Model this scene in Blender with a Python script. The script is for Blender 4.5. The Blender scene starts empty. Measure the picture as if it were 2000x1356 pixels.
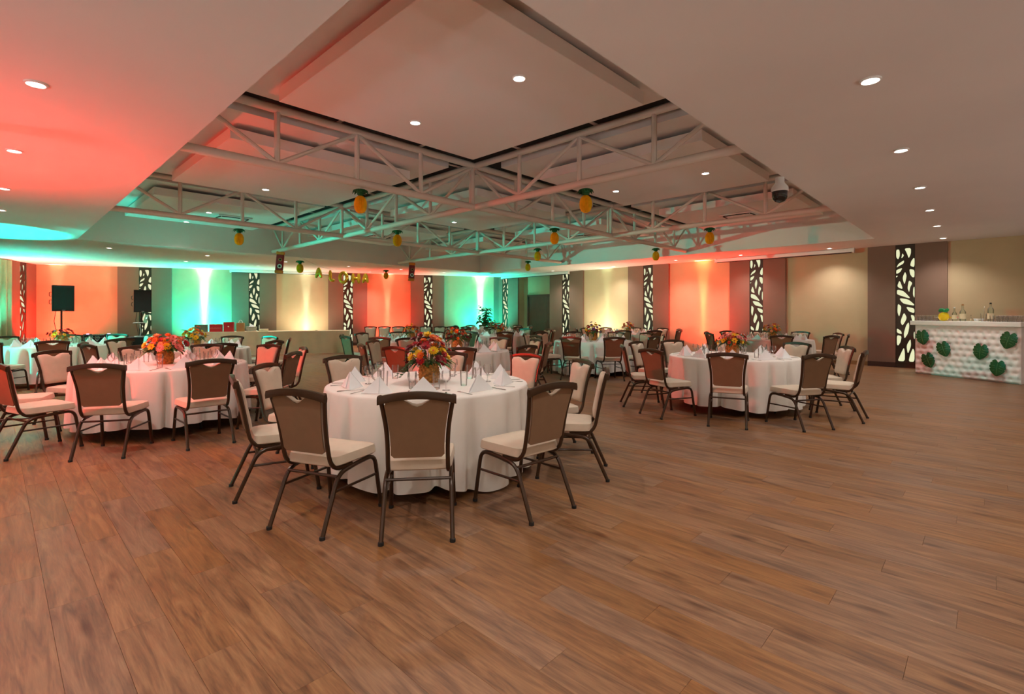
import bpy, bmesh, math, random
from mathutils import Vector, Matrix
R = math.radians
random.seed(7)
scene = bpy.context.scene
col = scene.collection

# ------------------------------------------------------------------ camera
F, U0, V0, CH = 970.0, 1000.0, 613.0, 1.40     # focal length in px, principal column, horizon row, eye height
cd = bpy.data.cameras.new('camera'); cam = bpy.data.objects.new('camera', cd); col.objects.link(cam)
cam.location = (0, 0, CH); cam.rotation_euler = (R(90), 0, 0)
cd.sensor_fit = 'HORIZONTAL'; cd.sensor_width = 36; cd.lens = F/2000*36
cd.shift_y = -(678-V0)/2000; cd.clip_start = .05; cd.clip_end = 200
scene.camera = cam

# ------------------------------------------------------------------ world / view
w = bpy.data.worlds.new('world'); scene.world = w; w.use_nodes = True
w.node_tree.nodes['Background'].inputs[0].default_value = (.02, .02, .025, 1)
w.node_tree.nodes['Background'].inputs[1].default_value = .3
vs = scene.view_settings
vs.view_transform = 'Standard'; vs.look = 'None'; vs.gamma = 1; vs.use_curve_mapping = False
vs.exposure = 1.2
FILL_W = 205.0           # added pale fill lights, out of view behind the viewer
DOWN_W = 62.0         # each recessed downlight
WARM = (1.0, .95, .88)

# ------------------------------------------------------------------ helpers
def P(u, v, h):
    """photo pixel -> point on the horizontal plane z = h"""
    Z = (CH-h)*F/(v-V0)
    return Vector(((u-U0)/F*Z, Z, h))
def PZ(u, v, Z):
    return Vector(((u-U0)/F*Z, Z, CH-(v-V0)/F*Z))
def UZ(u, Z):
    return Vector(((u-U0)/F*Z, Z, 0))

def tag(o, label=None, cat=None, group=None, kind=None):
    if label: o['label'] = label
    if cat: o['category'] = cat
    if group: o['group'] = group
    if kind: o['kind'] = kind
    return o
def link(o, parent=None):
    col.objects.link(o)
    if parent is not None: o.parent = parent
    return o
def thing(name, label, cat, loc=(0,0,0), rz=0, group=None, kind=None):
    o = bpy.data.objects.new(name, None); col.objects.link(o)
    o.empty_display_size = .1
    o.location = loc; o.rotation_euler = (0, 0, rz)
    return tag(o, label, cat, group, kind)
def ob(name, data, parent=None, loc=None, rot=None, scale=None):
    o = bpy.data.objects.new(name, data); link(o, parent)
    if loc is not None: o.location = loc
    if rot is not None: o.rotation_euler = rot
    if scale is not None: o.scale = scale if hasattr(scale, '__len__') else (scale,)*3
    return o
def copy_tree(o, parent=None):
    c = o.copy(); col.objects.link(c)
    if parent is not None: c.parent = parent
    for ch in list(o.children): copy_tree(ch, c)
    return c

class MB:
    """collects geometry for ONE mesh"""
    def __init__(s): s.v = []; s.f = []; s.m = []
    def add(s, vs, fs, mi=0):
        b = len(s.v); s.v += [tuple(v) for v in vs]
        s.f += [tuple(b+i for i in f) for f in fs]; s.m += [mi]*len(fs); return s
    def box(s, lo, hi, mi=0):
        x0,y0,z0 = lo; x1,y1,z1 = hi
        return s.add([(x0,y0,z0),(x1,y0,z0),(x1,y1,z0),(x0,y1,z0),(x0,y0,z1),(x1,y0,z1),(x1,y1,z1),(x0,y1,z1)],
              [(0,3,2,1),(4,5,6,7),(0,1,5,4),(1,2,6,5),(2,3,7,6),(3,0,4,7)], mi)
    def cbox(s, c, d, mi=0):
        return s.box([c[i]-d[i]/2 for i in range(3)], [c[i]+d[i]/2 for i in range(3)], mi)
    def bbox(s, lo, hi, b, mi=0):
        """box with chamfered edges"""
        x0,y0,z0 = lo; x1,y1,z1 = hi
        vs = []; 
        rings = [(z0,b),(z0+b,0),(z1-b,0),(z1,b)]
        for z, i in rings:
            e = b
            vs += [(x0+e+i*.0,y0+i,z),(x1-e,y0+i,z),(x1-i,y0+e,z),(x1-i,y1-e,z),(x1-e,y1-i,z),(x0+e,y1-i,z),(x0+i,y1-e,z),(x0+i,y0+e,z)]
        fs = []
        for k in range(3):
            for j in range(8):
                a = k*8+j; c = k*8+(j+1)%8
                fs.append((a, c, c+8, a+8))
        fs.append(tuple(range(7,-1,-1))); fs.append(tuple(range(24,32)))
        return s.add(vs, fs, mi)
    def prism(s, pts, z0, z1, mi=0):
        n = len(pts)
        vs = [(p[0],p[1],z0) for p in pts]+[(p[0],p[1],z1) for p in pts]
        fs = [tuple(range(n-1,-1,-1)), tuple(range(n,2*n))]+[(i,(i+1)%n,n+(i+1)%n,n+i) for i in range(n)]
        return s.add(vs, fs, mi)
    def lathe(s, prof, n=16, mi=0, c=(0,0,0), caps=(True,True)):
        vs = []; fs = []
        for r,z in prof:
            for k in range(n):
                a = 2*math.pi*k/n; vs.append((c[0]+r*math.cos(a), c[1]+r*math.sin(a), c[2]+z))
        for i in range(len(prof)-1):
            for k in range(n):
                a = i*n+k; b = i*n+(k+1)%n; fs.append((a,b,b+n,a+n))
        if caps[0]: fs.append(tuple(range(n-1,-1,-1)))
        if caps[1]: fs.append(tuple((len(prof)-1)*n+k for k in range(n)))
        return s.add(vs, fs, mi)
    def tube(s, pts, rad, n=8, mi=0, caps=True, up=(0,0,1), flat=1.0):
        pts = [Vector(p) for p in pts]; vs = []; fs = []; N = len(pts)
        rr = rad if hasattr(rad,'__len__') else [rad]*N
        prev = None
        for i,p in enumerate(pts):
            if i == 0: t = pts[1]-p
            elif i == N-1: t = p-pts[i-1]
            else: t = (pts[i+1]-p).normalized()+(p-pts[i-1]).normalized()
            t.normalize()
            if prev is None:
                u = Vector(up); 
                if abs(u.dot(t)) > .95: u = Vector((1,0,0))
                a = (u-t*u.dot(t)).normalized()
            else:
                a = (prev-t*prev.dot(t)).normalized()
            prev = a; b = t.cross(a)
            for k in range(n):
                th = 2*math.pi*(k+.5)/n
                vs.append(p+a*(math.cos(th)*rr[i]*flat)+b*(math.sin(th)*rr[i]))
        for i in range(N-1):
            for k in range(n):
                q = i*n+k; q2 = i*n+(k+1)%n; fs.append((q,q2,q2+n,q+n))
        if caps: fs.append(tuple(range(n-1,-1,-1))); fs.append(tuple((N-1)*n+k for k in range(n)))
        return s.add(vs, fs, mi)
    def xf(s, M, start=0):
        s.v[start:] = [tuple(M @ Vector(v)) for v in s.v[start:]]; return s
    def mesh(s, name, mats, smooth=False):
        me = bpy.data.meshes.new(name); me.from_pydata(s.v, [], s.f)
        for m in (mats if isinstance(mats,(list,tuple)) else [mats]): me.materials.append(m)
        if len(me.materials) > 1: me.polygons.foreach_set('material_index', s.m)
        if smooth:
            me.polygons.foreach_set('use_smooth', [True]*len(me.polygons))
            if smooth != 'all':
                bm = bmesh.new(); bm.from_mesh(me)
                ang = R(smooth if smooth is not True else 40)
                for e in bm.edges:
                    if len(e.link_faces) == 2 and e.calc_face_angle(0) > ang: e.smooth = False
                bm.to_mesh(me); bm.free()
        me.update(); return me
    def build(s, name, mats, parent=None, smooth=False, loc=None, rot=None):
        return ob(name, s.mesh(name, mats, smooth), parent, loc, rot)

def bez(pts, r=.05, n=4):
    """round the corners of a polyline"""
    pts = [Vector(p) for p in pts]; out = [pts[0]]
    for i in range(1, len(pts)-1):
        a, b, c = pts[i-1], pts[i], pts[i+1]
        d1 = min(r, (a-b).length*.48); d2 = min(r, (c-b).length*.48)
        p0 = b+(a-b).normalized()*d1; p1 = b+(c-b).normalized()*d2
        for k in range(n+1):
            t = k/n; out.append(p0*(1-t)**2+b*2*t*(1-t)+p1*t*t)
    out.append(pts[-1]); return out

# ------------------------------------------------------------------ materials
def lin(c):
    return tuple((x/255/12.92 if x/255 <= .04045 else ((x/255+.055)/1.055)**2.4) for x in c)
def mat(name, rgb, rough=.6, metal=0., noise=0., nscale=8., bump=0., bscale=60., spec=.5, sheen=0., emit=None, estr=0., coat=0.):
    """principled material with procedural colour mottling and fine relief; rgb in 0-255 sRGB"""
    m = bpy.data.materials.new(name); m.use_nodes = True
    nt = m.node_tree; b = nt.nodes['Principled BSDF']; c = lin(rgb)
    b.inputs['Roughness'].default_value = rough; b.inputs['Metallic'].default_value = metal
    b.inputs['Specular IOR Level'].default_value = spec
    b.inputs['Sheen Weight'].default_value = sheen; b.inputs['Coat Weight'].default_value = coat
    tc = nt.nodes.new('ShaderNodeTexCoord')
    n1 = nt.nodes.new('ShaderNodeTexNoise'); n1.inputs['Scale'].default_value = nscale; n1.inputs['Detail'].default_value = 3
    nt.links.new(tc.outputs['Object'], n1.inputs['Vector'])
    rp = nt.nodes.new('ShaderNodeValToRGB'); k = max(noise, .03)
    rp.color_ramp.elements[0].position = .3; rp.color_ramp.elements[1].position = .7
    rp.color_ramp.elements[0].color = (*[x*(1-k) for x in c], 1)
    rp.color_ramp.elements[1].color = (*[min(1, x*(1+k)) for x in c], 1)
    nt.links.new(n1.outputs['Fac'], rp.inputs['Fac']); nt.links.new(rp.outputs['Color'], b.inputs['Base Color'])
    if bump:
        n2 = nt.nodes.new('ShaderNodeTexNoise'); n2.inputs['Scale'].default_value = bscale; n2.inputs['Detail'].default_value = 2
        nt.links.new(tc.outputs['Object'], n2.inputs['Vector'])
        bp = nt.nodes.new('ShaderNodeBump'); bp.inputs['Strength'].default_value = bump; bp.inputs['Distance'].default_value = .01
        nt.links.new(n2.outputs['Fac'], bp.inputs['Height']); nt.links.new(bp.outputs['Normal'], b.inputs['Normal'])
    if emit:
        b.inputs['Emission Color'].default_value = (*lin(emit), 1); b.inputs['Emission Strength'].default_value = estr
    return m
def glass_mat(name, tint=(1,1,1), refl=1.0):
    """thin clear glass: fresnel mix of see-through and mirror"""
    m = bpy.data.materials.new(name); m.use_nodes = True; nt = m.node_tree; nt.nodes.clear()
    o = nt.nodes.new('ShaderNodeOutputMaterial'); mx = nt.nodes.new('ShaderNodeMixShader')
    tr = nt.nodes.new('ShaderNodeBsdfTransparent'); tr.inputs[0].default_value = (*tint, 1)
    gl = nt.nodes.new('ShaderNodeBsdfGlossy'); gl.inputs['Roughness'].default_value = .03
    lw = nt.nodes.new('ShaderNodeLayerWeight'); lw.inputs['Blend'].default_value = .35
    ns = nt.nodes.new('ShaderNodeTexNoise'); ns.inputs['Scale'].default_value = 4
    mm = nt.nodes.new('ShaderNodeMath'); mm.operation = 'MULTIPLY_ADD'; mm.inputs[1].default_value = .75*refl; mm.inputs[2].default_value = .03
    nt.links.new(lw.outputs['Fresnel'], mm.inputs[0]); nt.links.new(mm.outputs[0], mx.inputs[0])
    nt.links.new(tr.outputs[0], mx.inputs[1]); nt.links.new(gl.outputs[0], mx.inputs[2]); nt.links.new(mx.outputs[0], o.inputs[0])
    return m
def emis(name, rgb, s):
    m = bpy.data.materials.new(name); m.use_nodes = True; nt = m.node_tree; nt.nodes.clear()
    o = nt.nodes.new('ShaderNodeOutputMaterial'); e = nt.nodes.new('ShaderNodeEmission')
    e.inputs[0].default_value = (*lin(rgb), 1); e.inputs[1].default_value = s
    nt.links.new(e.outputs[0], o.inputs[0]); return m

M = {}
M['ceil'] = mat('ceiling_paint', (236,228,222), .85, noise=.015, nscale=.6)
M['panelpaint'] = mat('floating_panel_paint', (238,230,224), .8, noise=.015, nscale=.6)
M['truss'] = mat('truss_paint', (222,208,194), .45, noise=.03, nscale=2)
M['plenum'] = mat('plenum_dark', (40,34,30), .9, noise=.2)
M['duct'] = mat('plenum_pipe', (60,58,55), .6, noise=.1)
M['tan'] = mat('tan_wallcovering', (192,167,132), .75, noise=.03, nscale=3, bump=.05, bscale=220)
M['brown'] = mat('brown_wallcovering', (128,98,82), .75, noise=.03, nscale=3, bump=.05, bscale=220)
M['base'] = mat('dark_baseboard', (62,36,28), .5, noise=.1)
M['doorwood'] = mat('dark_door_wood', (74,48,38), .45, noise=.12, nscale=5)
M['steel'] = mat('brushed_steel', (200,200,195), .25, metal=1)
M['screen'] = mat('dark_cutout_screen', (52,36,22), .6, noise=.15)
M['lightbox'] = emis('lightbox_diffuser', (228,228,184), .47)
M['curtain'] = mat('pale_curtain', (176,176,140), .9, noise=.05)
M['cframe'] = mat('bronze_chair_frame', (60,38,20), .3, metal=.25, noise=.15, nscale=6)
M['cfab'] = mat('beige_chair_fabric', (198,180,158), .9, noise=.04, nscale=14, bump=.12, bscale=300, sheen=.15)
M['cback'] = mat('taupe_back_fabric', (126,95,68), .85, noise=.05, nscale=10, bump=.1, bscale=300)
M['glide'] = mat('black_glide', (20,18,16), .6)
M['cloth'] = mat('white_tablecloth', (228,221,212), .8, noise=.02, nscale=6, bump=.06, bscale=250)
M['napkin'] = mat('white_napkin', (236,236,236), .75, noise=.02, bump=.08, bscale=300)
M['buffet'] = mat('beige_box_cloth', (218,198,162), .8, noise=.05, nscale=4)
M['tablewood'] = mat('plywood_top', (120,90,60), .6, noise=.1)
M['glass'] = glass_mat('clear_glass')
M['bottle'] = glass_mat('bottle_glass', (.93,.98,.95))
M['black'] = mat('black_plastic', (22,22,23), .45, noise=.1)
M['grille'] = mat('speaker_grille', (34,36,36), .6, noise=.15, nscale=120, bump=.4, bscale=400)
M['blackcloth'] = mat('black_table_skirt', (14,13,14), .9, noise=.2)
M['silver'] = mat('cutlery_steel', (210,210,210), .18, metal=1)
M['white'] = mat('white_plastic', (232,230,226), .45)
M['vinyl'] = mat('white_tufted_vinyl', (244,238,236), .35, noise=.02, coat=.2)
M['bartop'] = mat('white_bar_top', (238,234,228), .3)
M['monstera'] = mat('monstera_green', (38,84,40), .35, noise=.25, nscale=9)
M['rib'] = mat('pale_leaf_rib', (128,158,104), .5, noise=.2)
M['leafg'] = mat('leaf_green', (70,104,42), .5, noise=.3, nscale=12)
M['leafd'] = mat('fern_green', (44,86,34), .55, noise=.3, nscale=12)
M['stem'] = mat('stem_green', (84,104,48), .6, noise=.2)
M['pshell'] = mat('pineapple_shell', (168,112,38), .6, noise=.55, nscale=40, bump=.5, bscale=40)
M['pyellow'] = mat('honeycomb_paper_yellow', (238,186,10), .7, noise=.12, nscale=14)
M['pgreen'] = mat('honeycomb_paper_green', (12,92,44), .65, noise=.25, nscale=14)
M['thread'] = mat('hanging_thread', (220,215,205), .6)
M['gold'] = mat('gold_foil', (244,196,60), .2, metal=.75, noise=.1, nscale=20, bump=.25, bscale=14)
M['tikired'] = mat('tiki_red', (150,26,36), .55, noise=.12)
M['tikior'] = mat('tiki_orange', (226,128,40), .55, noise=.12)
M['tikiwh'] = mat('tiki_white', (222,226,214), .6)
M['tikibk'] = mat('tiki_black', (18,16,14), .6)
M['redpaper'] = mat('red_gift_paper', (176,26,30), .5, noise=.08)
M['kraft'] = mat('kraft_paper', (170,120,70), .7, noise=.08)
M['greybag'] = mat('muted_green_bag', (96,110,88), .6, noise=.15)
M['cream'] = mat('cream_card', (222,206,170), .6, noise=.05)
M['wicker'] = mat('pale_wicker', (186,180,160), .7, noise=.2)
M['cable'] = mat('black_cable', (20,18,18), .5)
M['laptop'] = mat('aluminium_laptop', (186,190,192), .35, metal=.6)
M['lens'] = emis('downlight_lens', (255,250,240), 9)
M['ring'] = mat('downlight_trim', (240,236,230), .4)
M['parlens'] = None
def fl(name, rgb): return mat(name, rgb, .55, noise=.16, nscale=30)
FLC = {'red': fl('petal_crimson',(176,18,28)), 'maroon': fl('petal_maroon',(112,16,22)), 'orange': fl('petal_orange',(236,112,20)),
       'yellow': fl('petal_yellow',(246,200,20)), 'pink': fl('petal_pink',(238,150,140)), 'peach': fl('petal_peach',(240,160,100)),
       'rust': fl('petal_rust',(190,70,26)), 'purple': fl('petal_purple',(110,60,120)), 'white': fl('petal_white',(240,236,226))}

# wood plank floor: every plank its own tone, grain along the plank, knots
HA = R(46.3)                                     # heading of the ceiling grid and planks, left of the view axis
A = Vector((-math.sin(HA), math.cos(HA), 0)); B = Vector((math.cos(HA), math.sin(HA), 0))
PW, PL = .185, 1.22
def floor_material():
    m = bpy.data.materials.new('wood_vinyl_planks'); m.use_nodes = True; nt = m.node_tree; L = nt.links
    bs = nt.nodes['Principled BSDF']
    N = lambda t: nt.nodes.new('ShaderNode'+t)
    g = N('NewGeometry')
    def dot(v):
        d = N('VectorMath'); d.operation = 'DOT_PRODUCT'; d.inputs[1].default_value = v; L.new(g.outputs['Position'], d.inputs[0]); return d.outputs['Value']
    def mth(op, a, b=None, c=None):
        n = N('Math'); n.operation = op
        for i, x in enumerate((a,b,c)):
            if x is None: continue
            if isinstance(x, (int,float)): n.inputs[i].default_value = x
            else: L.new(x, n.inputs[i])
        return n.outputs[0]
    a = dot(A); b = dot(B)
    row = mth('FLOOR', mth('DIVIDE', b, PW))
    off = mth('MULTIPLY', mth('FRACT', mth('MULTIPLY', row, .37)), PL)
    cl = mth('FLOOR', mth('DIVIDE', mth('ADD', a, off), PL))
    cx = N('CombineXYZ'); L.new(row, cx.inputs[0]); L.new(cl, cx.inputs[1])
    wn = N('TexWhiteNoise'); wn.noise_dimensions = '3D'; L.new(cx.outputs[0], wn.inputs['Vector'])
    h = wn.outputs['Value']
    gv = N('CombineXYZ'); L.new(mth('ADD', mth('MULTIPLY', a, 2.2), mth('MULTIPLY', h, 37.)), gv.inputs[0])
    L.new(mth('MULTIPLY', b, 20.), gv.inputs[1]); L.new(mth('MULTIPLY', h, 91.), gv.inputs[2])
    n1 = N('TexNoise'); n1.inputs['Scale'].default_value = 1.; n1.inputs['Detail'].default_value = 5; n1.inputs['Roughness'].default_value = .62; n1.inputs['Distortion'].default_value = 1.1
    L.new(gv.outputs[0], n1.inputs['Vector'])
    gv2 = N('CombineXYZ'); L.new(mth('ADD', mth('MULTIPLY', a, 9.), mth('MULTIPLY', h, 11.)), gv2.inputs[0])
    L.new(mth('MULTIPLY', b, 130.), gv2.inputs[1]); L.new(h, gv2.inputs[2])
    n2 = N('TexNoise'); n2.inputs['Scale'].default_value = 1.; n2.inputs['Detail'].default_value = 2
    L.new(gv2.outputs[0], n2.inputs['Vector'])
    rp = N('ValToRGB'); e = rp.color_ramp.elements
    e[0].position = .34; e[0].color = (*lin((92,60,36)),1); e[1].position = .68; e[1].color = (*lin((150,108,70)),1)
    x = rp.color_ramp.elements.new(.5); x.color = (*lin((124,84,52)),1)
    fac = mth('ADD', mth('MULTIPLY', n1.outputs['Fac'], .72), mth('MULTIPLY', n2.outputs['Fac'], .28)); L.new(fac, rp.inputs['Fac'])
    hs = N('HueSaturation'); L.new(rp.outputs['Color'], hs.inputs['Color'])
    L.new(mth('ADD', mth('MULTIPLY', h, .16), .92), hs.inputs['Value']); L.new(mth('ADD', mth('MULTIPLY', wn.outputs['Color'], .25), .85), hs.inputs['Saturation'])
    # knots
    kv = N('CombineXYZ'); L.new(mth('ADD', mth('MULTIPLY', a, 1.5), mth('MULTIPLY', h, 13.)), kv.inputs[0]); L.new(mth('MULTIPLY', b, 1/PW), kv.inputs[1])
    vo = N('TexVoronoi'); vo.voronoi_dimensions = '2D'; vo.inputs['Scale'].default_value = 1.0; vo.inputs['Randomness'].default_value = .8; L.new(kv.outputs[0], vo.inputs['Vector'])
    kr = N('ValToRGB'); kr.color_ramp.elements[0].position = .03; kr.color_ramp.elements[0].color = (.56,.48,.42,1); kr.color_ramp.elements[1].position = .15; kr.color_ramp.elements[1].color = (1,1,1,1)
    sc_ = N('SeparateColor'); L.new(vo.outputs['Color'], sc_.inputs[0]); L.new(mth('ADD', vo.outputs['Distance'], mth('LESS_THAN', sc_.outputs[0], .5)), kr.inputs['Fac'])
    mx = N('MixRGB'); mx.blend_type = 'MULTIPLY'; mx.inputs[0].default_value = 1.; L.new(hs.outputs[0], mx.inputs[1]); L.new(kr.outputs[0], mx.inputs[2])
    L.new(mx.outputs[0], bs.inputs['Base Color'])
    L.new(mth('ADD', mth('MULTIPLY', n2.outputs['Fac'], .18), .34), bs.inputs['Roughness'])
    bp = N('Bump'); bp.inputs['Strength'].default_value = .12; bp.inputs['Distance'].default_value = .004; L.new(fac, bp.inputs['Height']); L.new(bp.outputs[0], bs.inputs['Normal'])
    return m
M['floor'] = floor_material()
M['subfloor'] = mat('floor_joint', (96,66,46), .8)

# ------------------------------------------------------------------ room geometry
HS, HP, HT = 3.19, 3.78, 4.00                    # soffit, floating panel underside, tray underside
HB, HTC = 3.30, 4.03                             # truss bottom / top chord
C0 = Vector((-.307, 2.31, 0)); SA, SB = 4.77, 4.48
I0, I3, J0, J3 = .11, 13.95, -.05, 13.05         # recess edges along A and B
def G(i, j): return C0+A*i+B*j                   # grid metres -> plan point
PWR = Vector((9.66, 13.45, 0)); WR = Vector((-.686, .728, 0)); NR = Vector((-.728, -.686, 0))
def rq(u):
    s = (u-U0)/F; return (PWR.x-PWR.y*s)/(-WR.x+WR.y*s)
K = PWR+WR*rq(975)
WLp = UZ(231, 18.9)
WL = (WLp-K).normalized(); NL = Vector((-WL.y, WL.x, 0))
if NL.y > 0: NL = -NL
def lp(u):
    s = (u-U0)/F; return (K.y*s-K.x)/(WL.x-WL.y*s)
Ec = K+WL*lp(65)
WS = NL.copy(); NS = -WL                         # side wall runs from Ec towards the camera
S_end = Ec+WS*24; R_end = PWR-WR*10; N_mid = Vector((5, -6.5, 0))
poly = [K, R_end, N_mid, S_end, Ec]

# ------------------------------------------------------------------ floor
fl_b = MB(); fl_b.prism([(p.x, p.y) for p in reversed(poly)], -.08, -.006)
floor = tag(fl_b.build('floor', M['subfloor']), kind='structure')
def inside(x, y):
    c = False; n = len(poly)
    for i in range(n):
        p, q = poly[i], poly[(i+1)%n]
        if (p.y > y) != (q.y > y) and x < (q.x-p.x)*(y-p.y)/(q.y-p.y)+p.x: c = not c
    return c
gp = .0004
def plank_geo(mb, M4=None):
    st = len(mb.v); lx, ly, b = PL/2-gp, PW/2-gp, .0007
    mb.add([(-lx,-ly,-.006),(lx,-ly,-.006),(lx,ly,-.006),(-lx,ly,-.006),(-lx,-ly,-b),(lx,-ly,-b),(lx,ly,-b),(-lx,ly,-b),
            (-lx+b,-ly+b,0),(lx-b,-ly+b,0),(lx-b,ly-b,0),(-lx+b,ly-b,0)],
           [(0,1,5,4),(1,2,6,5),(2,3,7,6),(3,0,4,7),(4,5,9,8),(5,6,10,9),(6,7,11,10),(7,4,8,11),(8,9,10,11)])
    if M4: mb.xf(M4, st)
cells = []
for row in range(-75, 140):
    off = ((row*.37) % 1.0)*PL
    for c_ in range(-25, 40):
        ctr = A*((c_+.5)*PL-off)+B*((row+.5)*PW)
        if any(inside(*(ctr+A*da+B*db).xy) for da in (-.55,0,.55) for db in (-.09,.09)): cells.append(ctr)
def seen(p):
    if p.y < 1.3: return False
    u = U0+F*p.x/p.y; v = V0+F*CH/p.y
    return -220 < u < 2220 and v < 1500
near = sorted([c for c in cells if seen(c)], key=lambda c: c.y)[:300]
nid = {id(c) for c in near}
pm = MB(); plank_geo(pm); pme = pm.mesh('plank', M['floor'])
for c in near:
    ob('plank', pme, floor, loc=c, rot=(0, 0, math.atan2(A.y, A.x)))
pm = MB(); Rz = Matrix.Rotation(math.atan2(A.y, A.x), 4, 'Z')
for c in cells:
    if id(c) not in nid: plank_geo(pm, Matrix.Translation(c) @ Rz)
tag(pm.build('floor_planks', M['floor'], floor), kind='stuff')

# ------------------------------------------------------------------ walls
def wall_frame(p, d, n):
    """matrix: local x along the wall, local y into the room"""
    return Matrix(((d.x, n.x, 0, p.x), (d.y, n.y, 0, p.y), (0, 0, 1, 0), (0, 0, 0, 1)))
def wall_box(parent, name, Mf, x0, x1, z0, z1, y0, y1, m, b=0):
    mb = MB()
    if b: mb.bbox((min(x0,x1), y0, z0), (max(x0,x1), y1, z1), b)
    else: mb.box((min(x0,x1), y0, z0), (max(x0,x1), y1, z1))
    if Mf.to_3x3().determinant() < 0: mb.f = [tuple(reversed(f)) for f in mb.f]
    mb.xf(Mf); return mb.build(name, m, parent)
def structure(name):
    o = bpy.data.objects.new(name, None); col.objects.link(o); o['kind'] = 'structure'; return o

FR = wall_frame(PWR, WR, NR); FLf = wall_frame(K, WL, NL); FS = wall_frame(Ec, WS, NS)
wall_r = structure('wall_right'); wall_l = structure('wall_left'); wall_s = structure('wall_side'); wall_n = structure('wall_near')
qK = rq(975)
a0, a1 = rq(1014), rq(1076)                      # door alcove
wall_box(wall_r, 'wall_surface', FR, -10.2, a1, 0, HS+.05, -.15, 0, M['tan'])
wall_box(wall_r, 'wall_surface', FR, a0, qK+.2, 0, HS+.05, -.15, 0, M['tan'])
wall_box(wall_r, 'alcove_wall', FR, a1-.5, a0+.5, 0, HS+.05, -.5, -.32, M['tan'])
wall_box(wall_r, 'alcove_side', FR, a1-.15, a1, 0, HS+.05, -.34, -.14, M['tan'])
wall_box(wall_r, 'alcove_side', FR, a0, a0+.15, 0, HS+.05, -.34, -.14, M['tan'])
wall_box(wall_l, 'wall_surface', FLf, -.2, lp(65)+.2, 0, HS+.05, -.15, 0, M['tan'])
wall_box(wall_s, 'wall_surface', FS, -.2, 24.2, 0, HS+.05, -.15, 0, M['tan'])
for p, q in ((R_end, N_mid), (N_mid, S_end)):
    d = (q-p).normalized(); n = Vector((-d.y, d.x, 0))
    if n.dot(-p) < 0: n = -n
    wall_box(wall_n, 'wall_surface', wall_frame(p, d, n), -.1, (q-p).length+.1, 0, HS+.05, -.15, 0, M['tan'])

# backlit leaf screens between the brown wall panels
leaf = [[(74,85),(105,85),(112,120),(110,160),(95,195),(74,170)], [(135,125),(152,155),(122,188)], [(150,78),(217,78),(217,140),(195,192),(175,130)],
 [(155,198),(150,235),(100,262),(74,278),(95,235)], [(250,170),(250,285),(205,265),(215,215)], [(74,298),(140,278),(115,325),(74,345)],
 [(197,292),(250,305),(250,385),(228,385),(205,350)], [(160,315),(178,365),(155,465),(133,385)], [(74,360),(95,360),(74,382)],
 [(108,400),(145,508),(80,475)], [(195,405),(232,440),(210,480),(198,542),(180,495)], [(250,470),(250,605),(232,565),(235,490)],
 [(80,500),(150,520),(225,608),(120,570),(78,552)], [(100,592),(190,605),(250,660),(250,675),(150,655),(120,630)], [(90,645),(130,680),(105,798),(85,740)],
 [(163,680),(250,700),(250,752),(195,735)], [(150,735),(182,800),(135,888),(112,840)], [(208,762),(250,775),(250,860),(235,860)],
 [(195,838),(203,880),(190,960),(152,1022),(145,960),(170,870)], [(80,905),(125,935),(133,970),(80,955)], [(80,975),(130,985),(120,1050),(95,1092),(80,1080)],
 [(213,1005),(218,1090),(185,1180),(170,1085)], [(250,930),(250,1025),(240,1000),(240,950)], [(150,1098),(160,1150),(160,1252),(85,1252),(110,1190)],
 [(232,1105),(250,1130),(250,1252),(190,1252),(205,1180)]]
DW, DZ0, DZ1 = .40, .12, HS-.05
def chaikin(p):
    o = []
    for i in range(len(p)):
        a, b = Vector(p[i]), Vector(p[(i+1)%len(p)]); o += [a*.82+b*.18, a*.18+b*.82]
    return o
cu = bpy.data.curves.new('leaf_screen_outline', 'CURVE'); cu.dimensions = '2D'; cu.fill_mode = 'BOTH'; cu.extrude = .008
def spl(pts):
    s = cu.splines.new('POLY'); s.points.add(len(pts)-1)
    for q, p in zip(s.points, pts): q.co = (p[0], p[1], 0, 1)
    s.use_cyclic_u = True
spl([(-DW/2,DZ0),(DW/2,DZ0),(DW/2,DZ1),(-DW/2,DZ1)])
for h in leaf:
    cxm = sum(p[0] for p in h)/len(h); cym = sum(p[1] for p in h)/len(h)
    spl(chaikin(chaikin([(-(cxm+(x-cxm)*.93-162)/184*DW, DZ0+(1268-(cym+(y-cym)*.95))/(1268-60)*(DZ1-DZ0)) for x, y in h])))
tmp = bpy.data.objects.new('tmp', cu); col.objects.link(tmp)
bpy.context.view_layer.update()
scr_me = bpy.data.meshes.new_from_object(tmp.evaluated_get(bpy.context.evaluated_depsgraph_get()))
bpy.data.objects.remove(tmp); scr_me.name = 'leaf_screen'; scr_me.materials.clear(); scr_me.materials.append(M['screen'])
mb = MB(); mb.box((-DW/2,0,DZ0),(DW/2,.02,DZ1)); lb_me = mb.mesh('lightbox', M['lightbox'])
mb = MB(); mb.box((-DW/2,0,0),(DW/2,.06,DZ0)); fr_me = mb.mesh('screen_plinth', M['screen'])
mb = MB(); mb.box((-DW/2,0,DZ1),(DW/2,.07,HS)); fh_me = mb.mesh('screen_header', M['screen'])
def leaf_panel(Mf, x, label):
    p = Mf @ Vector((x, 0, 0)); n = (Mf.to_3x3() @ Vector((0,1,0)))
    rz = math.atan2(n.y, n.x)-R(90)
    t = thing('leaf_light_panel', label, 'wall light', p, rz, 'backlit leaf-cutout wall panels')
    ob('lightbox', lb_me, t, (0,.004,0)); ob('leaf_screen', scr_me, t, (0,.062,0), (R(90),0,0)); ob('screen_plinth', fr_me, t, (0,.004,0)); ob('screen_header', fh_me, t, (0,.004,0))
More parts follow.
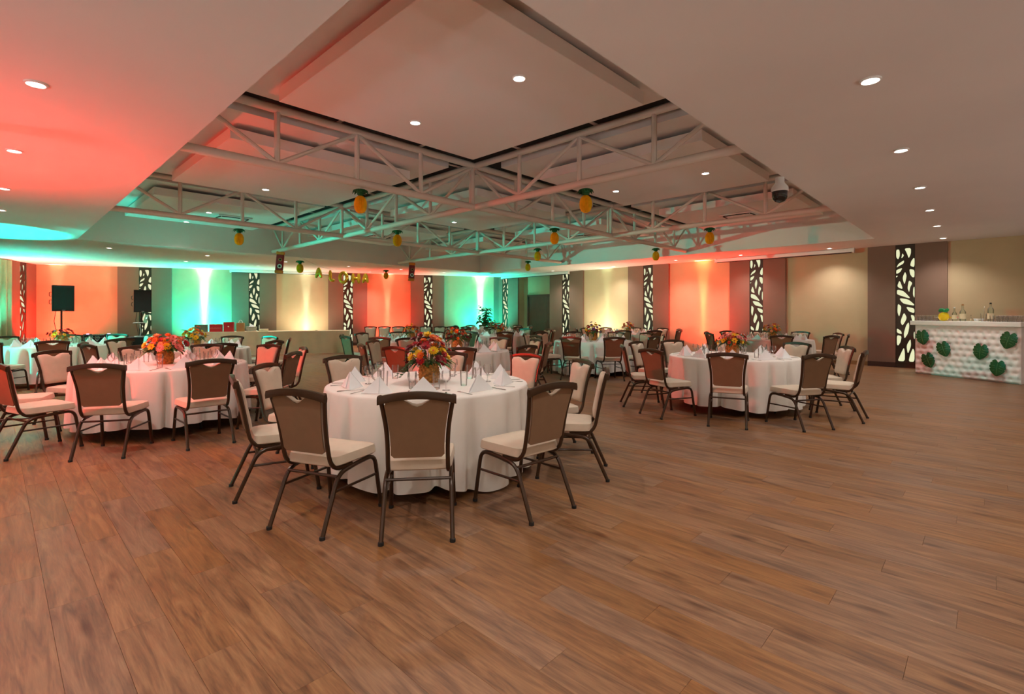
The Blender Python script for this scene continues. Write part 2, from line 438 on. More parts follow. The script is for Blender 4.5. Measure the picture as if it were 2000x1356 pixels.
def brown(wall, Mf, x0, x1, xd=None, base=True):
    x0, x1 = min(x0,x1), max(x0,x1)
    segs = [(x0, x1)] if xd is None else [(x0, xd-DW/2-.002), (xd+DW/2+.002, x1)]
    for s in segs:
        if s[1]-s[0] < .03: continue
        wall_box(wall, 'brown_wall_panel', Mf, s[0], s[1], .13, HS, -.01, .085, M['brown'])
        wall_box(wall, 'panel_baseboard', Mf, s[0], s[1], 0, .13, -.01, .09, M['base'])
def tanbase(wall, Mf, x0, x1):
    wall_box(wall, 'wall_baseboard', Mf, min(x0,x1), max(x0,x1), 0, .11, 0, .015, mat('tan_baseboard', (150,108,66), .6))
dk = [(960,1014,989,'at the corner left of the dark double door'), (1076,1141,1107,'right beside the dark double door'),
      (1229,1308,1268,'between the pale lit wall and the red lit wall'), (1427,1536,1479,'between the red lit wall and plain tan wall'),
      (1696,1851,1769,'beside the white tufted bar')]
for u0_, u1_, ud, s in dk:
    brown(wall_r, FR, min(rq(u0_), qK), rq(u1_), rq(ud))
    leaf_panel(FR, rq(ud), 'dark leaf-cutout screen glowing from behind, '+s)
for u0_, u1_ in ((1141,1229),(1308,1427),(1536,1696),(1851,2080)): tanbase(wall_r, FR, rq(u0_), rq(u1_))
dkl = [(231,336,285,'between red wall and green wall behind the laptop stand'), (453,540,497,'behind the brown paper gift bag and basket'),
       (641,717,679.6,'behind the hanging gold letter balloons'), (802,867,835.6,'behind the row of chairs left of corner green wall')]
for u0_, u1_, ud, s in dkl:
    brown(wall_l, FLf, lp(u0_), lp(u1_), lp(ud)); leaf_panel(FLf, lp(ud), 'dark leaf-cutout screen glowing from behind, '+s)
brown(wall_l, FLf, 0, lp(964))
brown(wall_s, FS, .0, 1.62, .83); leaf_panel(FS, .83, 'dark leaf-cutout screen seen almost edge-on beside pale curtain')

# pale pleated curtain on the side wall
mb = MB(); n = 260; L0, L1 = 1.7, 12.0
pts = []
for k in range(n+1):
    x = L0+(L1-L0)*k/n; pts.append((x, .14+.05*math.sin(k*.9)+.02*math.sin(k*.37)))
vs_ = [(x,y,.02) for x,y in pts]+[(x,y,HS-.03) for x,y in pts]
mb.add(vs_, [(k,k+1,n+2+k,n+1+k) for k in range(n)]); mb.xf(FS)
tag(mb.build('curtain', M['curtain'], smooth='all'), 'pale pleated floor-length curtain on the side wall', 'curtain')
s_ = col.objects[-1].modifiers.new('thick', 'SOLIDIFY'); s_.thickness = .006

# double door in the alcove
d0, d1, dm = rq(1090), rq(1025), rq(1060)
door = structure('door_1')
for x0, x1 in ((d0, dm-.003), (dm+.003, d1)):
    leafd = wall_box(door, 'door_leaf', FR, max(x0, a1-.45), x1, .01, 2.2, -.318, -.27, M['doorwood'], .004)
wall_box(door, 'door_frame', FR, d1, d1+.09, 0, 2.28, -.318, -.24, M['doorwood'])
wall_box(door, 'door_frame', FR, a1, d1+.09, 2.2, 2.28, -.318, -.24, M['doorwood'])
mb = MB(); hx = dm+.07
mb.tube(bez([(hx,-.27,1.0),(hx,-.20,1.0),(hx+.13,-.20,1.0)], .02), .011, 8); mb.lathe([(.028,0),(.028,.01)], 12, c=(0,0,0))
mb.v[-24:] = [(hx+v[0], -.27+v[2], 1.0+v[1]) for v in mb.v[-24:]]
mb.xf(FR); mb.build('door_handle', M['steel'], door, True)

# ------------------------------------------------------------------ ceiling: soffit with opening, trays, floating panels, plenum
from mathutils.geometry import tessellate_polygon
hole = [G(I0,J0), G(I3,J0), G(I3,J3), G(I0,J3)]
op = [Vector((p.x,p.y,HS)) for p in poly]; hp = [Vector((p.x,p.y,HS)) for p in hole]
tris = tessellate_polygon([op, hp]); vsx = op+hp
mb = MB(); mb.add(vsx, [t for t in tris])
# recess side walls
for k in range(4):
    p, q = hole[k], hole[(k+1)%4]
    mb.add([(p.x,p.y,HS),(q.x,q.y,HS),(q.x,q.y,HT+.12),(p.x,p.y,HT+.12)], [(0,1,2,3)])
ceiling = tag(mb.build('ceiling', M['ceil']), kind='structure')
me = ceiling.data; bm = bmesh.new(); bm.from_mesh(me)
for f in bm.faces:
    f.normal_update()
    if abs(f.normal.z) > .5:
        if f.normal.z > 0: f.normal_flip()
bm.to_mesh(me); bm.free()
ia = [I0, SA, 2*SA, I3]; jb = [J0, SB, 2*SB, J3]; GAP = .33
MG = Matrix(((A.x,B.x,0,C0.x),(A.y,B.y,0,C0.y),(0,0,1,0),(0,0,0,1)))   # (along A, along B, z) -> world
def gbox(name, lo, hi, m, parent, b=0):
    mb = MB()
    if b: mb.bbox(lo, hi, b)
    else: mb.box(lo, hi)
    mb.f = [tuple(reversed(f)) for f in mb.f]; mb.xf(MG); return mb.build(name, m, parent)
panels = {}
for i in range(3):
    for j in range(3):
        x0, x1 = ia[i]+(GAP if i else 0), ia[i+1]-(GAP if i < 2 else 0)
        y0, y1 = jb[j]+(GAP if j else 0), jb[j+1]-(GAP if j < 2 else 0)
        gbox('ceiling_tray', (x0,y0,HT), (x1,y1,HT+.11), M['ceil'], ceiling)
        ci, cj = (ia[i]+ia[i+1])/2, (jb[j]+jb[j+1])/2
        if i == 0: ci = SA/2
        px = 1.46 if i == 0 else 3.15/2
        ci += .08 if i == 0 else 0
        py = min(2.9, jb[j+1]-jb[j]-1.5)/2
        pb = gbox('floating_panel', (ci-px,cj-py,HP), (ci+px,cj+py,HP+.155), M['panelpaint'], ceiling, .004)
        gbox('panel_hanger', (ci-px*.6,cj-py*.6,HP+.155), (ci+px*.6,cj+py*.6,HT+.01), M['ceil'], ceiling)
        panels[(i,j)] = (ci, cj)
mb = MB(); mb.box((I0-.3,J0-.3,HT+.115),(I3+.3,J3+.3,5.0)); mb.xf(MG); mb.build('plenum', M['plenum'], ceiling)
# light-gauge hangers and pipes seen in the dark slots
for ln in (SA, 2*SA):
    for k in range(9):
        y = .5+k*1.4
        gbox('slot_bracket', (ln-GAP,y,HT+.10), (ln+GAP,y+.05,HT+.14), M['truss'], ceiling)
for ln in (SB, 2*SB):
    for k in range(9):
        y = .7+k*1.5
        gbox('slot_bracket', (y,ln-GAP,HT+.10), (y+.05,ln+GAP,HT+.14), M['truss'], ceiling)

# ------------------------------------------------------------------ trusses
def truss(name, label, p0, d, length, bay):
    t = thing(name, label, 'truss', p0, 0, 'pipe trusses crossing the ceiling recess')
    n = int(round(length/bay)); tv = lambda k, z: d*min(k*bay, length)+Vector((0,0,z))
    mb = MB(); mb.tube([tv(0,HTC), d*length+Vector((0,0,HTC))], .055, 10); mb.build('top_chord', M['truss'], t, 40)
    mb = MB(); mb.tube([tv(0,HB), d*length+Vector((0,0,HB))], .055, 10); mb.build('bottom_chord', M['truss'], t, 40)
    mb = MB(); mb.tube([(0,0,HB),(0,0,HTC)], .036, 8); vm = mb.mesh('truss_post', M['truss'], 40)
    for k in range(1, n):
        ob('truss_post', vm, t, d*(k*bay))
    for k in range(n):
        a = tv(k, HTC-.03 if k%2 == 0 else HB+.03); b = tv(k+1, HB+.03 if k%2 == 0 else HTC-.03)
        mb = MB(); mb.tube([a, b], .03, 8); mb.build('truss_diagonal', M['truss'], t, 40)
    return t
truss('ceiling_truss', 'cream pipe truss beside the plain near panel, running towards the door wall', G(SA,J0), B, J3-J0, SB/4)
truss('ceiling_truss', 'cream pipe truss carrying pineapples nearer the gold letter balloons', G(2*SA,J0), B, J3-J0, SB/4)
truss('ceiling_truss', 'cream pipe truss ending at the red tiki banner near the gift table', G(I0,SB), A, I3-I0, SA/4)
truss('ceiling_truss', 'cream pipe truss ending at the tiki banner near the chair row', G(I0,2*SB), A, I3-I0, SA/4)

# ------------------------------------------------------------------ recessed downlights
mb = MB(); mb.lathe([(.072,0),(.072,-.012),(.060,-.014),(.052,-.004)], 20, caps=(False,False)); ring_me = mb.mesh('downlight_ring', M['ring'], 40)
mb = MB(); mb.lathe([(.0,-.005),(.058,-.005)], 20, caps=(False,False)); lens_me = mb.mesh('downlight_lens', M['lens'])
dl = bpy.data.lights.new('downlight_beam', 'SPOT'); dl.energy = DOWN_W; dl.color = WARM; dl.spot_size = R(125); dl.spot_blend = .9; dl.shadow_soft_size = .06
def downlight(p, label, group):
    t = thing('downlight', label, 'ceiling light', p, 0, group)
    ob('trim_ring', ring_me, t); ob('lens', lens_me, t)
    ob('beam', dl, t, (0,0,-.02))
for u, v in [(70,163),(28,294),(8,368),(2,410)]:
    downlight(P(u,v,HS), 'small round white downlight in the pink-lit low ceiling along the curtain side', 'curtain side downlights')
for u, v in [(1700,156),(1760,293),(1797,366),(1816,410),(1830,441),(1842,465)]:
    downlight(P(u,v,HS), 'small round white downlight in the ceiling row leading to the bar', 'bar side downlights')
for u, v, w_ in [(165,510,'above the red wall loudspeaker'),(213,484,'on the curtain side of the recess corner'),(363,510,'above the teal wall, gift bag side'),(405,499,'above the teal wall, by the recess edge'),
             (504,519,'above the leaf screen behind the basket'),(558,511,'beside the first totem banner'),(681,520,'above the balloon letter O'),(722,531,'above the balloon letter A by the H'),
             (783,526,'above the red stage wall'),(867,532,'above the green corner wall')]:
    downlight(P(u,v,HS), 'small round white downlight in the low ceiling '+w_, 'stage wall downlights')
for u, v in [(1447,498),(1320,508),(1620,485),(1198,520),(1080,529)]:
    downlight(P(u,v,HS), 'small round white downlight in low ceiling along the door wall', 'door wall downlights')
for u, v in [(1014,152),(811,239)]:
    downlight(P(u,v,HP), 'downlight set in the large plain floating ceiling panel', 'near panel downlights')
for u, v in [(519,370),(408,415),(364,433),(704,468)]:
    downlight(P(u,v,HP), 'downlight set in a floating panel on the curtain side', 'curtain side panel downlights')
for u, v in [(887,434)]:
    downlight(P(u,v,HP), 'downlight in the middle floating panel with the teal light streak', 'middle panel downlights')
for u, v in [(1378,338),(1203,373)]:
    downlight(P(u,v,HP), 'downlight in the pink-lit floating panel near the dome camera', 'bar side panel downlights')
for p in [(-2.1,2.2),(-.4,.9),(1.2,2.2),(-3.6,-.6),(2.6,-.9),(0,-2.2),(-6.2,3.2),(5.4,2.4),(8.2,5.0)]:
    downlight(Vector((p[0],p[1],HS)), 'small round white downlight in the low ceiling of the entrance end', 'entrance end downlights')

# ceiling air cassettes, round grilles, dome cameras, projection screen housings
def cassette(i, j, s):
    ci, cj = panels[(i,j)]
    t = thing('air_cassette', 'white square air cassette with dark slots '+s, 'air vent', G(ci,cj)+B*(.42 if (i,j) == (2,0) else 0)+Vector((0,0,HP-.004)), HA)
    mb = MB(); mb.bbox((-.38,-.38,-.03),(.38,.38,.0), .01); mb.build('cassette_face', M['white'], t)
    for k in range(4):
        mb = MB(); n = 8
        pts = [(-.29+.58*q/n, .31+.012*math.sin(math.pi*q/n), -.032) for q in range(n+1)]
        mb.tube(pts, .016, 6); o = mb.build('air_slot', M['tikibk'], t); o.rotation_euler = (0,0,k*R(90))
cassette(2,0,'in the teal-lit floating panel'); cassette(0,2,'in the pink-lit floating panel by the bar'); cassette(2,1,'in the panel above the gold balloons')
cassette(1,2,'in the panel over the pale lit wall'); cassette(2,2,'in the panel nearest the room corner')
for u, v, s in ((677,285,'beyond the plain near panel'), (455,382,'over the teal-lit corner')):
    mb = MB(); mb.lathe([(.0,-.02),(.10,-.02),(.14,-.008),(.15,0)], 24, caps=(False,False))
    tag(mb.build('ceiling_speaker', M['white'], smooth=True, loc=P(u,v,HT)), 'round white ceiling grille '+s, 'ceiling grille')
pc = P(1523,347,HS)
t = thing('dome_camera', 'white and black dome camera hanging at the edge of the ceiling recess', 'camera', pc)
mb = MB(); mb.lathe([(.0,0),(.055,0),(.055,-.07),(.10,-.13),(.105,-.18),(.10,-.185)], 20, caps=(False,True)); mb.build('housing', M['white'], t, 40)
mb = MB(); mb.lathe([(.094,-.18),(.094,-.25),(.085,-.28),(.06,-.315),(.0,-.335)], 20, caps=(False,False)); mb.build('dome', mat('smoked_dome', (8,6,6), .12, coat=.5), t, 'all')
pc = P(1972,464,HS)
t = thing('dome_camera', 'small white dome camera on the ceiling above the bar', 'camera', pc)
mb = MB(); mb.lathe([(.07,0),(.075,-.04),(.06,-.05)], 16, caps=(True,True)); mb.build('housing', M['white'], t, 40)
mb = MB(); mb.lathe([(.05,-.045),(.042,-.075),(.0,-.095)], 16, caps=(False,False)); mb.build('dome', M['black'], t, 'all')
def screen_case(Mf, x0, x1, label):
    x0, x1 = min(x0,x1), max(x0,x1)
    c = Mf @ Vector(((x0+x1)/2, .26, HS-.11)); d = Mf.to_3x3() @ Vector((1,0,0))
    t = thing('projection_screen', label, 'projection screen', c, math.atan2(d.y, d.x)); L = (x1-x0)/2
    mb = MB(); mb.bbox((-L,-.05,0),(L,.05,.10), .008); mb.build('screen_case', M['white'], t)
    mb = MB(); mb.tube([(-L+.05,0,-.012),(L-.05,0,-.012)], .012, 8); mb.build('pull_bar', M['black'], t)
    for s in (-1,1):
        mb = MB(); mb.bbox((s*L-.02,-.055,-.02),(s*L+.02,.055,.11), .006); mb.build('end_cap', M['white'], t)
screen_case(FR, rq(1405), rq(1672), 'long white rolled projection screen case above red lit wall')
screen_case(FR, rq(988), rq(1118), 'white rolled projection screen case above the dark door')
screen_case(FLf, lp(452), lp(645), 'white rolled projection screen case behind the gold balloons')

# ------------------------------------------------------------------ banquet chair
def by(z): return -.225-(z-.46)*.21              # back plane
def outline(dip, topz=.872, botz=.505, n=9, grow=0.):
    W = [(.505,.166),(.58,.164),(.66,.168),(.74,.178),(.82,.192),(.872,.203)]
    def wd(z):
        for (z0,w0),(z1,w1) in zip(W, W[1:]):
            if z <= z1: return w0+(w1-w0)*max(0,(z-z0))/(z1-z0)
        return W[-1][1]
    pts = [(-wd(botz)+.02, botz), (wd(botz)-.02, botz)]
    for k in range(0, n): 
        z = botz+.02+(topz-.03-botz-.02)*k/(n-1)
        pts.append((wd(z), z))
    pts.append((wd(topz)-.02, topz))
    for s in (.11,.085,.06,.03,0,-.03,-.06,-.085,-.11):
        d = dip*(.5+.5*math.cos(math.pi*min(1,abs(s)/.105)))
        pts.append((s, topz+.012*(1-abs(s)/.11)*0+.008-d))
    pts.append((-wd(topz)+.02, topz))
    for k in range(n-1, -1, -1):
        z = botz+.02+(topz-.03-botz-.02)*k/(n-1)
        pts.append((-wd(z), z))
    return pts
def inset(p, d):
    c = Vector((0, .69)); o = []
    for x, z in p:
        v = Vector((x,z))-c; o.append((x-math.copysign(min(abs(x),d), x) if abs(x) > .1 else x*(1-d*3), z-d*(1 if z > .69 else -1)))
    return o
def loft(rings, caps=True):
    mb = MB(); n = len(rings[0])
    for r in rings: mb.v += [tuple(v) for v in r]
    for i in range(len(rings)-1):
        for k in range(n):
            a = i*n+k; b = i*n+(k+1)%n; mb.f.append((a,b,b+n,a+n)); mb.m.append(0)
    if caps:
        mb.f.append(tuple(range(n-1,-1,-1))); mb.f.append(tuple((len(rings)-1)*n+k for k in range(n))); mb.m += [0,0]
    return mb
def lift(p, off): return [(x, by(z)+off, z+off*.2) for x, z in p]
def make_chair():
    t = thing('banquet_chair', 'x', 'chair')
    # seat
    def so(g):
        pts = []
        for x, y in ((-.205,-.20),(.205,-.20),(.235,.225),(-.235,.225)): pts.append((x-math.copysign(g,x), y-math.copysign(g,y)))
        q = bez([Vector((*p,0)) for p in pts+[pts[0],pts[1]]], .06, 4)
        return [(v.x,v.y) for v in q[1:-1]][:20]
    rings = [[(x,y,.405) for x,y in so(.012)], [(x,y,.415) for x,y in so(0)], [(x,y,.455) for x,y in so(-.004)], [(x,y,.470) for x,y in so(.008)], [(x,y,.478) for x,y in so(.03)], [(x,y,.484) for x,y in so(.09)]]
    loft(rings).build('seat', M['cfab'], t, 50)
    p = outline(.038)
    r2 = [lift(p,-.006), lift(p,.014), lift(inset(p,.008),.027), lift(inset(p,.022),.035), lift(inset(p,.05),.039)]
    m_ = loft([list(reversed(r)) for r in r2]); m_.build('back_cushion', M['cfab'], t, 55)
    p = outline(.050, topz=.874)
    m_ = loft([list(reversed(lift(p,-.014))), list(reversed(lift(p,-.006)))]); m_.build('back_panel', M['cback'], t, 40)
    # frame
    post = lambda s: [(s*.19,-.02,.392),(s*.189,-.16,.385),(s*.186,-.222,.44),(s*.184,-.245,.56),(s*.190,-.27,.70),(s*.210,-.298,.83),(s*.224,-.316,.902)]
    for s in (-1,1):
        mb = MB(); mb.tube(bez(post(s), .05, 3), .0145, 8, up=(1,0,0)); mb.build('back_post', M['cframe'], t, 40)
    mb = MB(); n = 14; ring = []
    rr = []
    for k in range(n+1):
        s = -1+2*k/n; x = s*.238; zt = .928-.030*s*s; zb = zt-.046-.004*s*s; yc = -.322-.012*(1-s*s)
        rr.append([(x,yc-.014,zb),(x,yc-.017,(zb+zt)/2),(x,yc-.012,zt),(x,yc+.012,zt),(x,yc+.017,(zb+zt)/2),(x,yc+.014,zb)])
    loft(rr).build('top_rail', M['cframe'], t, 40)
    def leg(pts):
        mb = MB(); mb.tube(bez(pts, .075, 5), .0150, 8, up=(1,0,0)); return mb
    for s in (-1,1):
        o = leg([(s*.215,-.325,.012),(s*.206,-.168,.362),(s*.204,.02,.380)]).build('leg', M['cframe'], t, 40)
        mb = MB(); mb.lathe([(.018,0),(.018,.02),(.014,.022)], 10, c=(s*.2152,-.3255,0)); mb.build('glide', M['glide'], o, 40)
        o = leg([(s*.226,.262,.012),(s*.212,.205,.392),(s*.204,.02,.380)]).build('leg', M['cframe'], t, 40)
        mb = MB(); mb.lathe([(.018,0),(.018,.02),(.014,.022)], 10, c=(s*.226,.262,0)); mb.build('glide', M['glide'], o, 40)
        mb = MB(); mb.tube([(s*.210,-.215,.258),(s*.217,.225,.250)], .009, 6); mb.build('side_stretcher', M['cframe'], t, 40)
    mb = MB(); mb.tube([(-.206,-.175,.345),(.206,-.175,.345)], .010, 6); mb.build('rear_rail', M['cframe'], t, 40)
    mb = MB(); mb.tube([(-.209,.19,.37),(.209,.19,.37)], .010, 6); mb.build('front_rail', M['cframe'], t, 40)
    return t
chair0 = make_chair(); chair_used = [False]
def chair(p, rz, label, group):
    o = copy_tree(chair0) if chair_used[0] else chair0
    chair_used[0] = True
    o.location = p; o.rotation_euler = (0,0,rz); o['label'] = label; o['group'] = group
    return o

# ------------------------------------------------------------------ round tables with cloths
def cloth_mesh(seed, hem=.10, lift_=.05):
    rnd = random.Random(seed); n = 360
    ph = [rnd.uniform(0,6.28) for _ in range(6)]
    val = []; a_ = 0.
    while a_ < 6.1:
        val.append((a_, rnd.uniform(.030,.065), rnd.uniform(.45,1.0))); a_ += rnd.uniform(.20,.44)
    def fold(a):
        f = 0.
        for c_, w_, d_ in val:
            x = (a-c_+math.pi) % (2*math.pi)-math.pi; f = max(f, d_*math.exp(-(x/w_)**2))
        return -f
    mb = MB(); mb.v.append((0,0,.764))
    rings = []
    for r, z in ((.35,.764),(.7,.764),(.86,.764),(.897,.763),(.909,.757),(.914,.745)):
        rings.append([(r*math.cos(2*math.pi*k/n), r*math.sin(2*math.pi*k/n), z) for k in range(n)])
    lv = 11
    for i in range(1, lv+1):
        t = i/lv; rg = []
        for k in range(n):
            a = 2*math.pi*k/n; f = fold(a)
            hz = hem+lift_*(.5+.5*math.sin(2*a+ph[4]))*.7+lift_*.3*math.sin(7*a+ph[5])
            z = .745+(hz-.745)*t
            r = .914+.052*t**.6+(.135*f)*min(1,t*1.7)**.7+.012*math.sin(9*a+ph[0])*t
            rg.append((r*math.cos(a+.02*f*t), r*math.sin(a+.02*f*t), z))
        rings.append(rg)
    for rg in rings: mb.v += rg
    mb.f += [(0,1+k,1+(k+1)%n) for k in range(n)]
    for i in range(len(rings)-1):
        for k in range(n):
            a = 1+i*n+k; b = 1+i*n+(k+1)%n; mb.f.append((a,a+n,b+n,b))
    mb.m = [0]*len(mb.f)
    return mb.mesh('tablecloth', M['cloth'], 'all')
CL = [cloth_mesh(3, .035, .085), cloth_mesh(5, .10, .05), cloth_mesh(8, .09, .06), cloth_mesh(12, .08, .05)]
mb = MB(); mb.lathe([(.0,.728),(.90,.728),(.902,.74),(.90,.757),(.0,.757)], 48, caps=(False,False)); top_me = mb.mesh('tabletop', M['tablewood'], 40)
mb = MB(); mb.tube(bez([(0,-.55,.012),(0,-.5,.7),(0,.5,.7),(0,.55,.012)], .08), .016, 8); mb.tube([(0,-.52,.35),(0,.52,.35)], .012, 8); leg_me = mb.mesh('leg', M['black'], 40)

def pyramid_mesh():
    # folded cloth pyramid: broad face to the guest, ridge to the table centre, overlapping flap
    mb = MB(); H = .125
    def tetra(L, Rr, Fp, T, mi=0):
        mb.add([L, Rr, Fp, T], [(0,2,1),(0,1,3),(1,2,3),(2,0,3)], mi)
    tetra((-.125,-.045,0),(.125,-.045,0),(.0,.085,0),(0,-.012,H))
    # flap, thin slab over the left half
    def slab(a, b, c, th):
        a, b, c = Vector(a), Vector(b), Vector(c); nn = (b-a).cross(c-a).normalized()*th
        mb.add([a,b,c,a+nn,b+nn,c+nn], [(0,2,1),(3,4,5),(0,1,4,3),(1,2,5,4),(2,0,3,5)])
    slab((-.127,-.0475,.001),(.010,-.0475,.001),(.002,-.0135,H+.001), .003)
    slab((.0,.086,.001),(-.123,-.041,.001),(-.001,-.009,H), .003)
    return mb.mesh('napkin', M['napkin'])
nap_me = pyramid_mesh()
mb = MB(); mb.lathe([(.034,.0),(.034,.003),(.008,.008),(.0045,.02),(.0045,.062),(.012,.070),(.030,.086),(.040,.108),(.041,.128),(.036,.162)], 16, caps=(True,False)); gob_me = mb.mesh('wine_glass', M['glass'], 'all')
mb = MB(); mb.lathe([(.027,.0),(.029,.010),(.034,.135)], 16, caps=(True,False)); mb.lathe([(.0,.012),(.027,.012)], 16, caps=(False,False)); tum_me = mb.mesh('water_glass', M['glass'], 50)
mb = MB(); mb.tube([(0,-.10,.004),(0,-.02,.005),(0,.02,.007)], [.006,.004,.004], 6, flat=.4)
for s in (-.009,-.003,.003,.009): mb.tube([(s*.5,.02,.007),(s,.045,.006),(s,.085,.008)], .0014, 5)
fork_me = mb.mesh('fork', M['silver'], 40)
mb = MB(); mb.tube([(0,-.11,.004),(0,0,.005)], [.006,.005], 6, flat=.5); mb.box((-.008,0,.0035),(.008,.11,.0055)); knife_me = mb.mesh('knife', M['silver'], 40)

# ------------------------------------------------------------------ flowers
def daisy(n, r, layers, w, cup):
    mb = MB()
    for l in range(layers):
        rl = r*(1-.24*l)
        for k in range(n):
            a = 2*math.pi*(k+.5*l)/n; c, s = math.cos(a), math.sin(a); el = cup*(1+l*.9)
            def q(d, side, h): return (c*d-s*side, s*d+c*side, h)
            h1, h2 = rl*.55*math.sin(el)+.004*l, rl*math.sin(el)+.004*l
            mb.add([q(.004,0,.002+.004*l), q(rl*.55,-w,h1), q(rl,-w*.45,h2), q(rl*1.03,0,h2), q(rl,w*.45,h2), q(rl*.55,w,h1)], [(0,1,2,3,4,5)])
    return mb
def flower_meshes(key):
    out = []
    for n, r, l, w, cup in ((13,.046,3,.009,.35),(6,.042,2,.014,.6),(10,.036,2,.009,.45)):
        mb = daisy(n, r, l, w, cup); st = len(mb.f)
        mb.lathe([(.0,.010),(.010,.012),(.007,.019),(.0,.021)], 8, mi=1, caps=(False,False))
        out.append(mb.mesh('flower_'+key, [FLC[key], FLC['rust'] if key in ('yellow','orange','pink','peach','white') else FLC['maroon']]))
    return out
FM = {k: flower_meshes(k) for k in FLC}
def leaf_mesh(L, W_, m, n=5, droop=.25):
    mb = MB()
    for s in (-1,1):
        vs_ = []; 
        for k in range(n+1):
            t = k/n; x = L*t; z = -droop*L*t*t; wd = W_*math.sin(math.pi*min(1,.08+t*.92))**.8
            vs_ += [(x,0,z),(x,s*wd,z+.25*wd)]
        mb.add(vs_, [(2*k,2*k+1,2*k+3,2*k+2) if s > 0 else (2*k,2*k+2,2*k+3,2*k+1) for k in range(n)])
    return mb.mesh('leaf', m, 'all')
LM = [leaf_mesh(.13,.026,M['leafg']), leaf_mesh(.10,.018,M['leafd']), leaf_mesh(.16,.016,M['leafg'], droop=.5)]
def fern_mesh():
    mb = MB(); n = 13
    for k in range(n):
        t = k/(n-1); x = .05+.19*t; z = -.30*t*t*.45; l = .052*(1-t)+.008
        for s in (-1,1):
            mb.add([(x,0,z),(x+.010,s*l*.5,z-.002),(x+.022,s*l,z-.012),(x-.004,s*l*.5,z-.004)], [(0,1,2,3)])
    mb.tube([(0,0,0),(.1,0,-.012),(.24,0,-.135)], .0016, 4)
    return mb.mesh('fern_frond', M['leafd'])
fern_me = fern_mesh()
def pineapple_vase():
    mb = MB(); n, lv = 72, 34; vs_ = []
    for i in range(lv+1):
        t = i/lv; z = .175*t
        r = .058+.032*math.sin(math.pi*(.15+.72*t))
        for k in range(n):
            a = 2*math.pi*k/n
            d = .011*abs(math.sin(6*a+t*12))*abs(math.sin(6*a-t*12))
            vs_.append(((r+d)*math.cos(a), (r+d)*math.sin(a), z))
    fs = [(i*n+k, i*n+(k+1)%n, (i+1)*n+(k+1)%n, (i+1)*n+k) for i in range(lv) for k in range(n)]
    fs.append(tuple(range(n-1,-1,-1))); mb.add(vs_, fs)
    mb.lathe([(.072,.172),(.0,.165)], n, caps=(False,False))
    return mb.mesh('pineapple_vase', M['pshell'], 60)
vase_me = pineapple_vase()
def bouquet(p, label, pal, N=28, spread=.17, height=.20, seed=1, fern=False, sc=1.0):
    rnd = random.Random(seed)
    t = thing('flower_arrangement', label, 'flowers', p, rnd.uniform(0,6), 'pineapple vase flower arrangements'); t.scale = (sc,)*3
    ob('vase', vase_me, t)
    c = Vector((0,0,.17)); mb = MB()
    for k in range(N):
        # even spread over a dome
        el = math.asin(min(.98, .08+.92*((k+.5)/N))); az = k*2.39996+rnd.uniform(-.25,.25)
        d = Vector((math.cos(el)*math.cos(az)*spread, math.cos(el)*math.sin(az)*spread, math.sin(el)*height))
        d *= rnd.uniform(.82,1.16); q = c+Vector((0,0,.005))+d
        key = rnd.choice(pal); mesh = rnd.choice(FM[key])
        nrm = (d.normalized()+Vector((rnd.uniform(-.3,.3),rnd.uniform(-.3,.3),.15))).normalized()
        o = ob('flower', mesh, t, q, nrm.to_track_quat('Z','Y').to_euler(), rnd.uniform(.75,1.12))
        mb.tube([Vector((d.x*.12,d.y*.12,.16)), q-nrm*.02], .0022, 4, caps=False)
    mb.build('stems', M['stem'], t)
    for k in range(int(N*1.7)):
        az = rnd.uniform(0,6.28); el = rnd.uniform(.0,.9) if k % 2 else rnd.uniform(-.02,.2); rr = rnd.uniform(.35,.75)
        q = c+Vector((math.cos(az)*math.cos(el)*spread*rr, math.sin(az)*math.cos(el)*spread*rr, .02+math.sin(el)*height*rr))
        ob('leaf', rnd.choice(LM), t, q, (rnd.uniform(-.4,.4), -el*.7+rnd.uniform(-.2,.3), az), rnd.uniform(.7,1.15))
    if fern:
        for az in (3.55-t.rotation_euler[2], 3.9-t.rotation_euler[2], .4, 1.6):
            ob('fern_frond', fern_me, t, c+Vector((math.cos(az)*.05, math.sin(az)*.05, .03)), (0,-.05,az))
    return t

